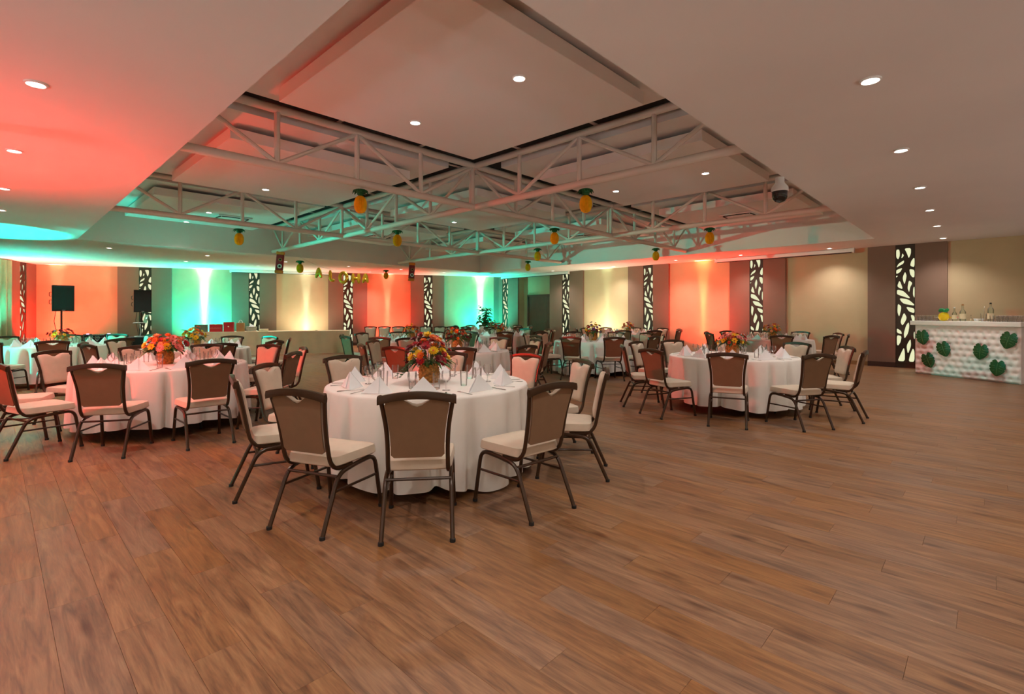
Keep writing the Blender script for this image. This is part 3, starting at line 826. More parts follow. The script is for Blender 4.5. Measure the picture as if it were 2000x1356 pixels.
# ------------------------------------------------------------------ lay out the tables
TB = [ # u, depth, first chair angle, cloth, phrase, palette, flowers, detail
 dict(k='T1', u=838, Z=4.62, ang=[-84,-46,-11,23,57,91,138,175,-150,-114], cl=0, ph='the table with crimson bouquet', pal=['red','red','red','maroon','orange','orange','yellow','yellow'], N=46, fern=True, det=2, sp=.19, hh=.25),
 dict(k='T2', u=323, Z=6.30, a0=-76, cl=1, ph='the pink-lit table', pal=['orange','pink','pink','red','peach','yellow'], N=50, det=2, sp=.22, hh=.17),
 dict(k='T3', c=(3.35,7.55), a0=-114, cl=2, ph='the red-and-yellow bouquet table', pal=['red','rust','yellow','yellow','orange','pink'], N=44, det=2, sp=.20, hh=.16),
 dict(k='T7', u=892, Z=8.70, a0=-81, cl=3, ph='the table with maroon bouquet', pal=['maroon','rust','orange','yellow','maroon'], N=26, det=1, sp=.17, hh=.20),
 dict(k='T12', u=380, Z=9.20, a0=-81, cl=2, ph='the table before the gift table', pal=['orange','yellow','peach','yellow'], N=26, det=1, sp=.16, hh=.19),
 dict(k='T11', u=121, Z=10.15, a0=-86, cl=1, ph='the teal-lit table', pal=['yellow','rust','orange','maroon'], N=22, det=1, sp=.19, hh=.13),
 dict(k='T8', u=803, Z=11.85, a0=-102, cl=3, ph='the chair-row table', pal=['yellow','rust','red','orange'], N=22, det=0, sp=.16, hh=.19),
 dict(k='T5', c=(1.93,11.85), a0=-118, cl=0, ph='the table with dark red bouquet', pal=['maroon','red','rust','yellow','purple'], N=26, det=0, sp=.18, hh=.22),
 dict(k='T4', c=(6.55,12.5), a0=-108, cl=2, ph='the tan wall table', pal=['yellow','orange','purple','peach','rust'], N=26, det=0, sp=.20, hh=.19),
 dict(k='T9', u=976, Z=14.9, a0=-83, cl=1, ph='the leafy-plant table', pal=['orange','red','peach','rust'], N=20, det=0, sp=.16, hh=.15),
 dict(k='T6', c=(3.72,15.9), a0=-110, cl=3, ph='the pale wall table', pal=['orange','red','yellow','rust'], N=20, det=0, sp=.18, hh=.17),
 dict(k='T10', u=962, Z=19.7, a0=-90, cl=2, ph='the green corner table', pal=['orange','red','maroon','peach'], N=16, det=0, sp=.16, hh=.17),
]
VASEC = {'T1':'crimson and yellow flowers in a pineapple shell on the table by the open floor', 'T2':'orange and pink flowers in a pineapple shell on pink-lit table',
 'T3':'red and yellow flowers in a pineapple shell on the table facing the bar', 'T7':'dark maroon flowers in a pineapple shell behind the crimson bouquet',
 'T12':'orange and yellow flowers in a pineapple shell before the gift table', 'T11':'yellow flowers with green leaves on the teal-lit table',
 'T8':'yellow and rust flowers in front of the row of chairs', 'T5':'dark red flowers in a pineapple shell near the double door', 'T4':'yellow and purple flowers on the table beside tan wall',
 'T9':'orange red flowers in front of the leafy plant', 'T6':'orange flowers on the table below the pale lit wall', 'T10':'small red flowers on the farthest table at green lit corner'}
prng = random.Random(21)
MARKS = [('bar', (10,10.6)), ('double door', (1.2,22.3)), ('green corner', (-1.6,23.6)), ('gift table', (-8.5,17.0)), ('laptop', (-10.4,14)), ('loudspeaker', (-11.5,12.7)), ('curtain', (-14,8)),
         ('red wall', (6.6,16.7)), ('tan wall', (9.2,13.9)), ('pale wall', (4.0,19.4)), ('chair row', (-3.9,18.4)), ('entrance wall', (-9.5,-2)), ('open floor', (2.5,1.5)), ('entrance', (-2,-5)), ('far bar wall', (15,7.5))]
def sides(c, angs):
    """names for the sides of a table, from what lies in that direction; each used once"""
    cand = []
    for q, a_ in enumerate(angs):
        for nm, p in MARKS:
            b_ = math.degrees(math.atan2(p[1]-c.y, p[0]-c.x)); d = abs((b_-a_+180) % 360-180); cand.append((d, q, nm))
    cand.sort(); used = {}; taken = set()
    for d, q, nm in cand:
        if q in used or nm in taken: continue
        used[q] = nm; taken.add(nm)
    return used
for T in TB:
    c = UZ(T['u'], T['Z']) if 'u' in T else Vector((*T['c'],0)); ph = T['ph']; T['ctr'] = c
    t = thing('banquet_table', 'round folding table hidden under white cloth: '+ph, 'table', c, R(T.get('a0',10)), 'round banquet tables')
    ob('tabletop', top_me, t)
    for s in (-1,1): ob('leg', leg_me, t, (s*.45,0,0))
    rot = {'T1':2.1}.get(T['k'], prng.uniform(0,6.28))
    tag(ob('tablecloth', CL[T['cl']], None, c, (0,0,rot)), 'white floor-length cloth draped over '+ph, 'tablecloth', 'white round tablecloths')
    angs = T.get('ang') or [T['a0']+36*k for k in range(10)]
    sd = sides(c, angs)
    for q, a_ in enumerate(angs):
        sn = 'on the '+sd[q]+' side of '+ph
        a = R(a_+prng.uniform(-2.5,2.5)); d = Vector((math.cos(a), math.sin(a), 0)); rr = 1.275+prng.uniform(-.01,.05)
        if T['k'] == 'T1': rr -= .02
        if T['k'] == 'T3': rr += .02
        chair(c+d*rr, a+R(90)+R(prng.uniform(-5,5)), 'beige banquet chair '+sn, 'chairs at '+ph)
        # place setting
        tz = .7645; a2 = R(angs[q]); d2 = Vector((math.cos(a2), math.sin(a2), 0)); tg = Vector((-d2.y, d2.x, 0))
        jit = prng.uniform(-.12,.12)
        tag(ob('napkin', nap_me, None, c+d2*.70+Vector((0,0,tz)), (0,0,a2+R(90)+jit+prng.uniform(-.25,.25)), 1.1), 'white pyramid napkin '+sn, 'napkin', 'napkins on '+ph)
        g1 = c+d2*.52+tg*.16; g2 = c+d2*.43+tg*.09
        tag(ob('wine_glass', gob_me, None, g1+Vector((prng.uniform(-.02,.02),prng.uniform(-.02,.02),tz))), 'clear wine glass '+sn, 'glass', 'wine glasses on '+ph)
        tag(ob('water_glass', tum_me, None, g2+Vector((prng.uniform(-.02,.02),prng.uniform(-.02,.02),tz))), 'clear water glass '+sn, 'glass', 'water glasses on '+ph)
        if T['det']:
            tag(ob('fork', fork_me, None, c+d2*.745-tg*.175+Vector((0,0,tz)), (0,0,a2+R(90))), 'steel fork '+sn, 'fork', 'forks on '+ph)
            tag(ob('knife', knife_me, None, c+d2*.745+tg*.175+Vector((0,0,tz)), (0,0,a2+R(90))), 'steel knife '+sn, 'knife', 'knives on '+ph)
    bouquet(c+Vector((0,0,.7645)), VASEC[T['k']], T['pal'], T['N'], T['sp'], T['hh'], seed=len(ph)*3+T['N'], fern=T.get('fern',False))
for k in range(7):
    chair(UZ(720+k*27.2, 18.45+.02*k), R(180)+R(prng.uniform(-4,4)), ['first','second','third','fourth','fifth','sixth','seventh'][k]+' banquet chair from the gift table in the row before the red wall', 'row of chairs before the red lit wall')

# ------------------------------------------------------------------ tufted bar
b0 = P(1786,729,0); b1 = P(1992,752,0)
bd = (b1-b0).normalized(); bL = (b1-b0).length; BH = 1.235
bn = Vector((-bd.y, bd.x, 0)); 
if bn.dot(-b0) < 0: bn = -bn
MBar = Matrix(((bd.x,bn.x,0,b0.x),(bd.y,bn.y,0,b0.y),(0,0,1,0),(0,0,0,1)))
brot = math.atan2(bd.y, bd.x); bflip = MBar.to_3x3().determinant() < 0
bar = thing('bar_counter', 'white tufted portable bar with green leaves on its front', 'bar', b0, brot)
sg = 1 if not bflip else -1                       # local +y*sg faces the room
def bm_build(mb, name, m, smooth=False):
    return mb.build(name, m, bar, smooth)
mb = MB(); mb.bbox((0,min(-sg*.60,-sg*.03),.0),(bL,max(-sg*.60,-sg*.03),BH-.09), .01); bm_build(mb, 'bar_body', M['vinyl'])
mb = MB(); nx, nz = 120, 66; z0, z1 = .015, BH-.10; vs_ = []; pw = bL/13.5; phz = (z1-z0)/8.6
def tuft(x, z):
    best = 9
    i = round(x/pw-.5)
    for r_ in range(-1, 10):
        zc = z0+phz*(r_+.5)
        if abs(zc-z) > phz*1.2: continue
        sh = .5 if r_ % 2 else 0.
        xc = (round(x/pw-.5-sh)+.5+sh)*pw
        best = min(best, math.hypot((x-xc)/pw, (z-zc)/phz))
    return best
for j in range(nz+1):
    for i in range(nx+1):
        x, z = bL*i/nx, z0+(z1-z0)*j/nz
        d = tuft(x, z); h = .042*(1-math.exp(-(d/.30)**1.3))
        e = min(1, min(x, bL-x)/.03, (z-z0)/.03+.2, (z1-z)/.03+.2)
        vs_.append((x, sg*(-.03+h*e), z))
fs = [(j*(nx+1)+i, j*(nx+1)+i+1, (j+1)*(nx+1)+i+1, (j+1)*(nx+1)+i) for j in range(nz) for i in range(nx)]
if sg > 0: fs = [tuple(reversed(f)) for f in fs]
mb.add(vs_, fs); bm_build(mb, 'tufted_front', M['vinyl'], 'all')
mb = MB(); mb.bbox((-.06,min(-sg*.66,sg*.06),BH-.10),(bL+.05,max(-sg*.66,sg*.06),BH), .008); bm_build(mb, 'bar_top', M['bartop'])
def on_bar(x, y, z=BH): return b0+bd*x-bn*y+Vector((0,0,z))
# monstera leaves stuck on the tufting: pixel centres, sizes
def monstera_mesh():
    mb = MB(); N = 72; pts = []
    for k in range(N+1):
        a = -math.pi/2+2*math.pi*k/N                      # starts at tip (bottom)
        r = 1.0; x = math.cos(a); y = math.sin(a)
        heart = 1-.45*math.exp(-((a-math.pi/2)/.26)**2)
        cut = 1.0
        for c_ in (.2,.62,-.25,2.52,2.94,3.4):
            cut = min(cut, 1-.16*math.exp(-((a-c_)/.05)**2))
        tip = 1+.16*math.exp(-((abs(a-math.pi/2)-math.pi)/.35)**2)
        rr = heart*cut*tip; pts.append((x*rr*.86, y*rr))
    c = (0,.45)
    for k in range(N):
        p, q = pts[k], pts[k+1]
        m1 = ((p[0]+c[0])/2,(p[1]+c[1])/2); m2 = ((q[0]+c[0])/2,(q[1]+c[1])/2)
        zz = lambda p: .10*(1-(p[0]**2+p[1]**2))
        mb.add([(*c,.06),(*m1,zz(m1)),(*p,.0),(*q,.0),(*m2,zz(m2))], [(0,1,4),(1,2,3,4)])
    st = len(mb.v)
    mb.tube([(0,.45,.075),(0,-.4,.115),(0,-1.05,.02)], .014, 4, mi=1)
    for s in (-1,1):
        for y in (.22,-.08,-.38): mb.tube([(s*.22,y-.06,.10),(s*.62,y-.16,.065)], [.022,.008], 4, mi=1, flat=.4)
    return mb
mm = monstera_mesh(); mon_me = mm.mesh('monstera_leaf', [M['monstera'], M['rib']])
def bar_hit(u, v):
    """point on the bar's front plane under a photo pixel"""
    dr = Vector(((u-U0)/F, 1, (V0-v)/F)); t_ = (b0+bn*.03).dot(bn)/dr.dot(bn)
    return Vector((0,0,CH))+dr*t_
for u, v, s, tl, w_ in ((1802,657,.17,10,'at the bar corner by the leaf screen, upper one'),(1813,702,.17,22,'low beneath the corner leaf'),(1843,680,.17,20,'next to the corner leaf, tilted'),
                     (1916,685,.165,-8,'in the wide middle space'),(1971,663,.17,-16,'just under the far end of bar top'),(1949,717,.165,-8,'low near the far bar end')):
    q = bar_hit(u, v)+bn*.012
    o = ob('monstera_leaf', mon_me, None, q); o.scale = (s,s,s)
    Mx = Matrix((( -bd.x if sg<0 else bd.x, 0, bn.x),( -bd.y if sg<0 else bd.y, 0, bn.y),(0,1,0)))
    if Mx.determinant() < 0: Mx = Matrix(((-Mx[0][0],0,bn.x),(-Mx[1][0],0,bn.y),(0,1,0)))
    o.rotation_euler = (Mx @ Matrix.Rotation(R(tl),3,'Z')).to_euler()
    tag(o, 'monstera leaf on the tufted bar, '+w_, 'leaf', 'monstera leaves on the bar')
mb = MB(); mb.lathe([(.028,0),(.030,.01),(.035,.13)], 14, caps=(True,False)); btum = mb.mesh('tumbler', mat('bar_glass_dummy',(255,255,255)), 'all'); btum.materials.clear(); btum.materials.append(M['glass'])
for n_, x0, x1, r_, gname, lb in ((6, .0, .42, 3, 'tumblers by the leaf screen end of the bar', 'clear tumbler in rows on the bar beside the yellow pineapple'), (7, bL-.50, bL-.03, 3, 'tumblers at the far end of the bar', 'clear tumbler in rows on the bar beyond the tall bottle')):
    for i in range(n_):
        for j in range(r_):
            tag(ob('tumbler', btum, None, on_bar(x0+(x1-x0)*i/(n_-1), .06+.085*j)), lb, 'glass', gname)
def bottle(x, y, h, r, label, cap, tall=.62):
    t = thing('bottle', label, 'bottle', on_bar(x,y))
    mb = MB(); mb.lathe([(r*.9,0),(r,.01),(r,h*tall),(r*.85,h*(tall+.07)),(r*.32,h*(tall+.17)),(r*.30,h*.93),(r*.36,h*.94),(r*.36,h*.97)], 18); mb.build('glass_body', M['bottle'], t, 40)
    mb = MB(); mb.lathe([(r*.38,h*.965),(r*.38,h*1.04),(r*.2,h*1.05)], 12); mb.build('cap', cap, t, 40)
    mb = MB(); mb.lathe([(r*1.012,h*.14),(r*1.012,h*.46)], 18, caps=(False,False)); mb.build('paper_label', M['cream'], t, 'all')
bk = M['kraft']
bottle(.70,.22,.30,.042,'squat clear bottle with pale cap beside the yellow pineapple', M['white'],.55)
bottle(.85,.24,.36,.055,'clear spirit bottle with round shoulders and thin pourer', bk,.55)
bottle(bL-.62,.22,.38,.05,'tall clear bottle with dark stopper beside a glass jug', M['tikibk'],.66)
bottle(1.06,.16,.13,.016,'tiny dropper bottle standing by white bowls on bar', M['tikibk'],.5)
t = thing('glass_jug', 'clear glass mixing jug beside the tall bottle on the bar', 'jug', on_bar(bL-.76,.24))
mb = MB(); mb.lathe([(.04,0),(.045,.02),(.05,.17)], 16, caps=(True,False)); mb.build('jug_body', M['glass'], t, 'all')
mb = MB(); mb.tube(bez([(.0,.0,.02),(.04,.02,.30),(.06,.03,.32)], .03), .003, 5); mb.build('bar_spoon', M['silver'], t)
for k, (x, r) in enumerate(((1.02,.036),(1.10,.036),(1.18,.036))):
    mb = MB(); mb.lathe([(r*.5,0),(r*.55,.008),(r*.95,.05),(r,.06),(r*.9,.055),(r*.4,.015),(0,.012)], 18, caps=(True,False))
    tag(mb.build('bowl', M['white'], None, 'all', on_bar(x,.36 if k==0 else .30)), ['small white bowl beside the dropper bottle','large white bowl in the middle of bar bowls','white bowl nearest the glass jug'][k], 'bowl', 'white bowls on the bar')
# inflatable yellow pineapple and paper flowers on the bar
t = thing('pineapple_balloon', 'yellow foil pineapple ball with green leaf crown on bar', 'decoration', on_bar(.55,.12))
mb = MB(); mb.lathe([(.02,0),(.07,.02),(.095,.07),(.098,.11),(.085,.16),(.05,.19),(0,.2)], 20, caps=(True,False)); mb.build('ball', mat('yellow_foil',(244,206,20),.3,noise=.1,bump=.3,bscale=40), t, 'all')
for k in range(6):
    a = k*1.047; mb = MB(); mb.lathe([(0,-.03),(.03,-.015),(.04,.01),(.028,.035),(0,.045)], 10, caps=(False,False))
    mb.build('crown_leaf', mat('green_foil',(16,140,80),.3,noise=.2), t, 'all', (math.cos(a)*.06, math.sin(a)*.06, .225+.02*(k%2)))
for k, (x, key) in enumerate(((.02,'purple'),(.16,'white'),(.30,'orange'),(.44,'yellow'),(.58,'pink'))):
    tag(ob('paper_flower', FM[key][0], None, on_bar(x, .46, BH+.06), (0,0,0), 1.25), key+' paper flower lying on the bar behind the tumblers', 'flower')

# ------------------------------------------------------------------ gift table (long draped box)
g1 = P(683,689.5,0); k_ = (371-U0)/F; g0 = g1+WL*((k_*g1.y-g1.x)/(WL.x-k_*WL.y)); gd = (g1-g0).normalized(); gnr = Vector((gd.y,-gd.x,0)); 
if gnr.dot(-g0) < 0: gnr = -gnr
GH = .80
buffet = thing('gift_table', 'long table in beige fitted cloth holding gifts along the stage wall', 'table', g0, math.atan2(gd.y, gd.x)); GL = (g1-g0).length
gs = 1 if (Matrix.Rotation(math.atan2(gd.y,gd.x),3,'Z') @ Vector((0,1,0))).dot(gnr) > 0 else -1
y0, y1 = sorted((0, -gs*.75))
for k in range(3):
    mb = MB(); mb.box((GL*k/3,y0+.02,GH-.05),(GL*(k+1)/3-.01,y1-.02,GH-.012)); mb.build('tabletop', M['tablewood'], buffet)
mb = MB(); n = 130
fr = []
for k in range(n+1):
    fr.append((GL*k/n, gs*(.010+.007*math.sin(k*.83)+.005*math.sin(k*.31))))
vs_ = [(x,y,GH-.004) for x,y in [(q[0],q[1]*.3) for q in fr]]+[(x,y,.012) for x,y in fr]
mb.add(vs_, [(k,k+1,n+2+k,n+1+k) if gs<0 else (k,n+1+k,n+2+k,k+1) for k in range(n)])
mb.box((0,y0+.004,GH-.012),(GL,y1-.004,GH)); mb.box((-.008,y0,.012),(0,y1,GH)); mb.box((GL,y0,.012),(GL+.008,y1,GH))
mb.build('fitted_cloth', M['buffet'], buffet, 40)
def on_gift(u, y=.3):
    p = g0-gnr*y; s = (u-U0)/F; t_ = (s*p.y-p.x)/(gd.x-s*gd.y); q = p+gd*t_; q.z = GH+.001; return q
grz = math.atan2(gd.y, gd.x)+(0 if gs < 0 else math.pi)
def bag(u, wd, h, dp, m, label, name='gift_bag', handle=None, extra=None):
    q = on_gift(u); t = thing(name, label, 'gift bag' if name == 'gift_bag' else 'box', q, grz)
    mb = MB(); mb.bbox((-wd/2,-dp/2,0),(wd/2,dp/2,h), .005); mb.build('bag_body' if name == 'gift_bag' else 'box_body', m, t)
    if handle:
        for s in (-1,1):
            mb = MB(); mb.tube([(-.07+.14*k/10, s*dp*.45, h-.01+.11*math.sin(math.pi*k/10)) for k in range(11)], .006, 5); mb.build('handle', handle, t)
    return t
bag(393,.36,.24,.14,M['greybag'],'muted green paper bag standing left of red lettered bag')
t = bag(422,.37,.25,.14,M['redpaper'],'red paper bag with thin pale lettering and ribbon', handle=None)
mb = MB()
for s in (-1,1): mb.tube([(0,-.075,.235),(s*.035,-.078,.255),(s*.05,-.078,.27)], .006, 5)
mb.build('ribbon', M['cream'], t)
# the lettering on the red bag, read as far as the photograph resolves it
def text_mesh(s, size, ext=.001):
    c = bpy.data.curves.new('lettering','FONT'); c.body = s; c.size = size; c.offset = -.0025; c.extrude = ext; c.align_x = 'CENTER'; c.align_y = 'CENTER'
    o = bpy.data.objects.new('tmp', c); col.objects.link(o); bpy.context.view_layer.update()
    me = bpy.data.meshes.new_from_object(o.evaluated_get(bpy.context.evaluated_depsgraph_get())); bpy.data.objects.remove(o); return me
me = text_mesh('AUNSA', .085); me.materials.clear(); me.materials.append(M['cream'])
ob('lettering', me, t, (0,-.0715,.12), (R(90),0,0), (1.15,.62,1))
t = bag(447,.30,.32,.18,M['redpaper'],'tall square red gift box with a small pale seal', name='gift_box')
mb = MB(); mb.lathe([(.022,0),(.02,.006),(0,.007)], 14, caps=(False,False)); o = mb.build('seal', M['cream'], t, True, (0,-.101,.17), (R(90),0,0))
bag(470,.24,.29,.13,M['kraft'],'brown kraft paper bag with a looped white handle', handle=M['white'])
t = thing('gift_basket', 'pale woven basket with white wrapping on the gift table', 'basket', on_gift(491), grz); t.scale = (.82,.82,.9)
for k in range(5):
    mb = MB(); mb.tube([(.17*math.cos(2*math.pi*q/20)*(1+.04*k), .11*math.sin(2*math.pi*q/20)*(1+.04*k), .02+.036*k) for q in range(21)], .017, 6, caps=False); mb.build('wicker_row', M['wicker'], t, 'all')
mb = MB(); mb.lathe([(.12,.16),(.09,.2),(.05,.24),(.01,.27)], 9); mb.build('tissue_wrap', M['napkin'], t)
bag(515,.28,.075,.2,M['cream'],'low cream box lying on the gift table', name='gift_box')
mb = MB(); mb.lathe([(.04,0),(.04,.012),(.02,.014)], 12); tag(mb.build('saucer', M['black'], None, True, on_gift(618,.3)), 'small dark dish lying flat on the gift table', 'dish')

# ------------------------------------------------------------------ loudspeakers on stands
def speaker(u, v0_, v1_, Z, rz, label, slabel):
    base = UZ(u, Z); top = CH-(v0_-V0)/F*Z; bot = CH-(v1_-V0)/F*Z; h = top-bot; wd = h*.66
    st = thing('speaker_stand', slabel, 'stand', base, rz)
    mb = MB(); mb.tube([(0,0,.35),(0,0,bot-.001)], .02, 10); mb.build('pole', M['black'], st, 40)
    mb = MB(); mb.lathe([(.035,.62),(.035,.70)], 12); mb.build('collar', M['black'], st, 40)
    for k in range(3):
        a = k*2.094+.4
        mb = MB(); mb.tube([(0,0,.66),(math.cos(a)*.52,math.sin(a)*.52,.015)], .013, 8); mb.build('leg', M['black'], st, 40)
    mb = MB(); mb.tube([(-.10,.04,bot-.002),(-.13,.05,bot-.25),(-.06,.03,bot-.75),(-.03,.02,.70)], .007, 6); mb.build('speaker_cable', M['cable'], st, 'all')
    t = thing('loudspeaker', label, 'loudspeaker', base+Vector((0,0,bot)), rz)
    mb = MB(); d = h*.5
    mb.add([(-wd/2,-d/2,0),(wd/2,-d/2,0),(wd*.36,d/2,0),(-wd*.36,d/2,0),(-wd/2,-d/2,h),(wd/2,-d/2,h),(wd*.36,d/2,h),(-wd*.36,d/2,h)], [(0,3,2,1),(4,5,6,7),(0,1,5,4),(1,2,6,5),(2,3,7,6),(3,0,4,7)])
    mb.build('cabinet', M['black'], t)
    mb = MB(); mb.bbox((-wd*.46,-d/2-.012,h*.04),(wd*.46,-d/2+.002,h*.96), .006); mb.build('grille', M['grille'], t)
    mb = MB(); mb.box((-.03,-d/2-.015,h*.03),(.03,-d/2-.011,h*.045)); mb.build('badge', M['white'], t)
    for z in (.35,.65):
        mb = MB(); mb.tube(bez([(-wd/2+.01,-.05,h*z-.05),(-wd/2-.03,-.05,h*z-.05),(-wd/2-.03,-.05,h*z+.05),(-wd/2+.01,-.05,h*z+.05)], .02), .008, 6); mb.build('side_handle', M['black'], t)
speaker(120,558,608,12.6,R(56),'black loudspeaker on a stand before the red lit wall','tripod stand under loudspeaker at the red lit wall')
speaker(276,567,610,15.2,R(49),'black loudspeaker beside the laptop in front of a leaf screen','tripod stand under the loudspeaker beside the laptop')
# DJ table with controller, laptop on stand
dj = thing('dj_table', 'black skirted table holding the mixer and laptop stand', 'table', UZ(222,13.9), R(20))
mb = MB(); mb.bbox((-1.05,-.33,.70),(1.05,.33,.745), .006); mb.build('tabletop', M['black'], dj)
mb = MB(); n = 110; per = []
for k in range(n+1):
    s = k/n*5.52
    if s < 2.1: p_ = (-1.05+s,-.335)
    elif s < 2.76: p_ = (1.055,-.335+(s-2.1))
    elif s < 4.86: p_ = (1.05-(s-2.76),.335)
    else: p_ = (-1.055,.335-(s-4.86))
    j = .012*math.sin(k*1.4); per.append((p_[0]+j*.3, p_[1]-abs(j)*math.copysign(1,-p_[1])))
mb.add([(x,y,.735) for x,y in per]+[(x*1.01,y*1.03,.01) for x,y in per], [(k,n+1+k,n+2+k,k+1) for k in range(n)]); mb.build('skirt', M['blackcloth'], dj, 'all')
dr = math.atan2(1,0)
def on_dj(x, y): return dj.location+Matrix.Rotation(R(20),3,'Z') @ Vector((x,y,.746))
t = thing('dj_controller', 'black mixing deck with glowing blue and pink lights', 'mixer', on_dj(-.35,0), R(20))
mb = MB(); mb.bbox((-.42,-.2,0),(.42,.2,.07), .008); mb.build('deck_body', M['black'], t)
for s in (-1,1):
    mb = MB(); mb.lathe([(.10,.07),(.10,.085),(.09,.09),(0,.09)], 24, caps=(False,False)); mb.build('jog_wheel', M['grille'], t, 40, (s*.24,.0,0))
    mb = MB(); mb.lathe([(.03,.09),(.03,.10),(0,.101)], 12, caps=(False,False)); mb.build('deck_light', emis('deck_blue',(150,170,255),6) if s > 0 else emis('deck_pink',(235,170,255),5), t, True, (s*.24,.0,0))
for k in range(5):
    mb = MB(); mb.box((-.09+.04*k,-.1,.07),(-.075+.04*k,.1,.085)); mb.build('fader', M['steel'], t)
t = thing('laptop_stand', 'grey laptop stand on the black table', 'stand', on_dj(.62,0), R(20))
mb = MB(); mb.bbox((-.12,-.1,0),(.12,.1,.02), .005); mb.build('stand_base', M['laptop'], t)
mb = MB(); mb.tube([(0,0,.02),(.02,0,.16),(-.03,0,.38)], .016, 8); mb.build('stand_arm', M['laptop'], t, 40)
mb = MB(); mb.bbox((-.14,-.12,.385),(.14,.12,.395), .003); mb.build('stand_tray', M['laptop'], t)
lt = thing('laptop', 'open silver laptop with lit logo turned away on the stand', 'laptop', on_dj(.62,0)+Vector((0,0,.396)), R(112))
mb = MB(); mb.bbox((-.16,-.115,0),(.16,.115,.015), .003); mb.build('keyboard_base', M['laptop'], lt)
mb = MB(); mb.bbox((-.16,-.004,0),(.16,.004,.22), .002); o = mb.build('lid', M['laptop'], lt, False, (0,-.112,.014), (R(14),0,0))
mb = MB(); mb.lathe([(.0,0),(.018,0)], 14, caps=(False,False)); mb.build('lid_logo', emis('logo_white',(235,245,250),3), o, False, (0,-.0045,.12), (R(90),0,0))

# ------------------------------------------------------------------ leafy plant in the green corner
t = thing('potted_plant', 'bushy green leafy plant in the green lit corner', 'plant', UZ(946,22.2))
mb = MB(); mb.lathe([(.17,0),(.2,.05),(.22,.4),(.2,.41),(.18,.36),(0,.35)], 20, caps=(True,False)); mb.build('pot', M['white'], t, 40)
rnd = random.Random(4); mb = MB(); tips = []
for k in range(15):
    a = rnd.uniform(0,6.28); r = rnd.uniform(.12,.55); h = rnd.uniform(.85,1.55)
    p1 = Vector((math.cos(a)*r*.5,math.sin(a)*r*.5,.35+h*.45)); p2 = Vector((math.cos(a)*r,math.sin(a)*r,.2+h)); mb.tube([(0,0,.34),p1,p2], [.008,.006,.003], 5)
    for q in range(13): tips.append((p1.lerp(p2, rnd.random()), rnd.uniform(0,6.28)))
mb.build('stems', M['stem'], t)
pl = leaf_mesh(.22,.05,M['leafd'],droop=.35)
for p_, a in tips:
    ob('leaf', pl, t, p_, (rnd.uniform(-.5,.5), rnd.uniform(-.6,.3), a), rnd.uniform(.7,1.3))

# ------------------------------------------------------------------ hanging paper pineapples
def honeycomb_pineapple():
    mb = MB(); n = 28; prof = [(.0,-.125),(.035,-.12),(.065,-.10),(.085,-.06),(.092,-.01),(.088,.04),(.072,.085),(.045,.115),(.02,.125)]; vs_ = []
    for r, z in prof:
        for k in range(2*n):
            a = math.pi*k/n; q = r*(1 if k%2 == 0 else .80); vs_.append((q*math.cos(a), q*math.sin(a), z))
    N = 2*n
    mb.add(vs_, [(i*N+k, i*N+(k+1)%N, (i+1)*N+(k+1)%N, (i+1)*N+k) for i in range(len(prof)-1) for k in range(N)])
    body = mb.mesh('pineapple_body', M['pyellow'])
    mb = MB()
    for k in range(14):
        a = 2*math.pi*k/14; c, s = math.cos(a), math.sin(a)
        def q(d, z, w): return [(c*d-s*w, s*d+c*w, z), (c*d+s*w, s*d-c*w, z)]
        for L in (1.0,.72):
            v = q(.012,.12,.008)+q(.05*L,.165+.02*(1-L),.024)+q(.085*L,.175+.03*(1-L),.022)+q(.105*L,.145+.05*(1-L),.004)
            mb.add(v, [(0,1,3,2),(2,3,5,4),(4,5,7,6)])
    mb.lathe([(.02,.118),(.045,.14),(.03,.185),(.0,.19)], 12, caps=(False,False))
    return body, mb.mesh('pineapple_crown', M['pgreen'])
pb_me, pc_me = honeycomb_pineapple()
def on_truss(u, kind, n):
    """where the photo column u crosses a truss line in plan"""
    p, d = (G(SA*n, 0), B) if kind == 'i' else (G(0, SB*n), A)
    k = (u-U0)/F; t_ = (p.x-k*p.y)/(k*d.y-d.x); return p+d*t_
HPs = [(704,362,'i',1,'tied to the truss beside the plain near panel, curtain side'), (1144,365,'j',1,'tied to the truss beside the plain near panel, bar side'),
       (776,447,'j',1,'hanging from the truss beneath the middle panel'), (467,444,'i',2,'hanging from the truss over the teal-lit side'),
       (1083,442,'i',1,'hanging mid-recess on the door side of the middle panel'), (1050,482,'j',2,'hanging before the double door, largest of the close group'),
       (1281,480,'i',1,'hung on a thread before the pale lit wall'), (1386,442,'j',2,'hanging over the red-lit tan wall by the projection case'),
       (1031,506,'i',2,'smallest in the close group before the double door'), (586,507,'j',1,'hung on a thread beside the totem banner'), (754,526,'j',2,'hung on a thread before the red stage wall')]
for u, v, kd, n_, s in HPs:
    g_ = on_truss(u, kd, n_); Z = g_.y; zt = min(CH-(v-V0)/F*Z, HB-.06)
    t = thing('paper_pineapple', 'yellow honeycomb paper pineapple '+s, 'paper pineapple', (g_.x,g_.y,zt-.19), prng.uniform(0,6), 'hanging paper pineapples')
    ob('pineapple_body', pb_me, t, (0,0,-.06), None, (1,1,1.02)); ob('leaf_crown', pc_me, t, (0,0,-.06-.052), None, (1.15,1.15,1.45))
    mb = MB(); mb.tube([(0,0,.10),(0,0,HB-.05-zt+.19)], .003, 4); mb.build('thread', M['thread'], t)
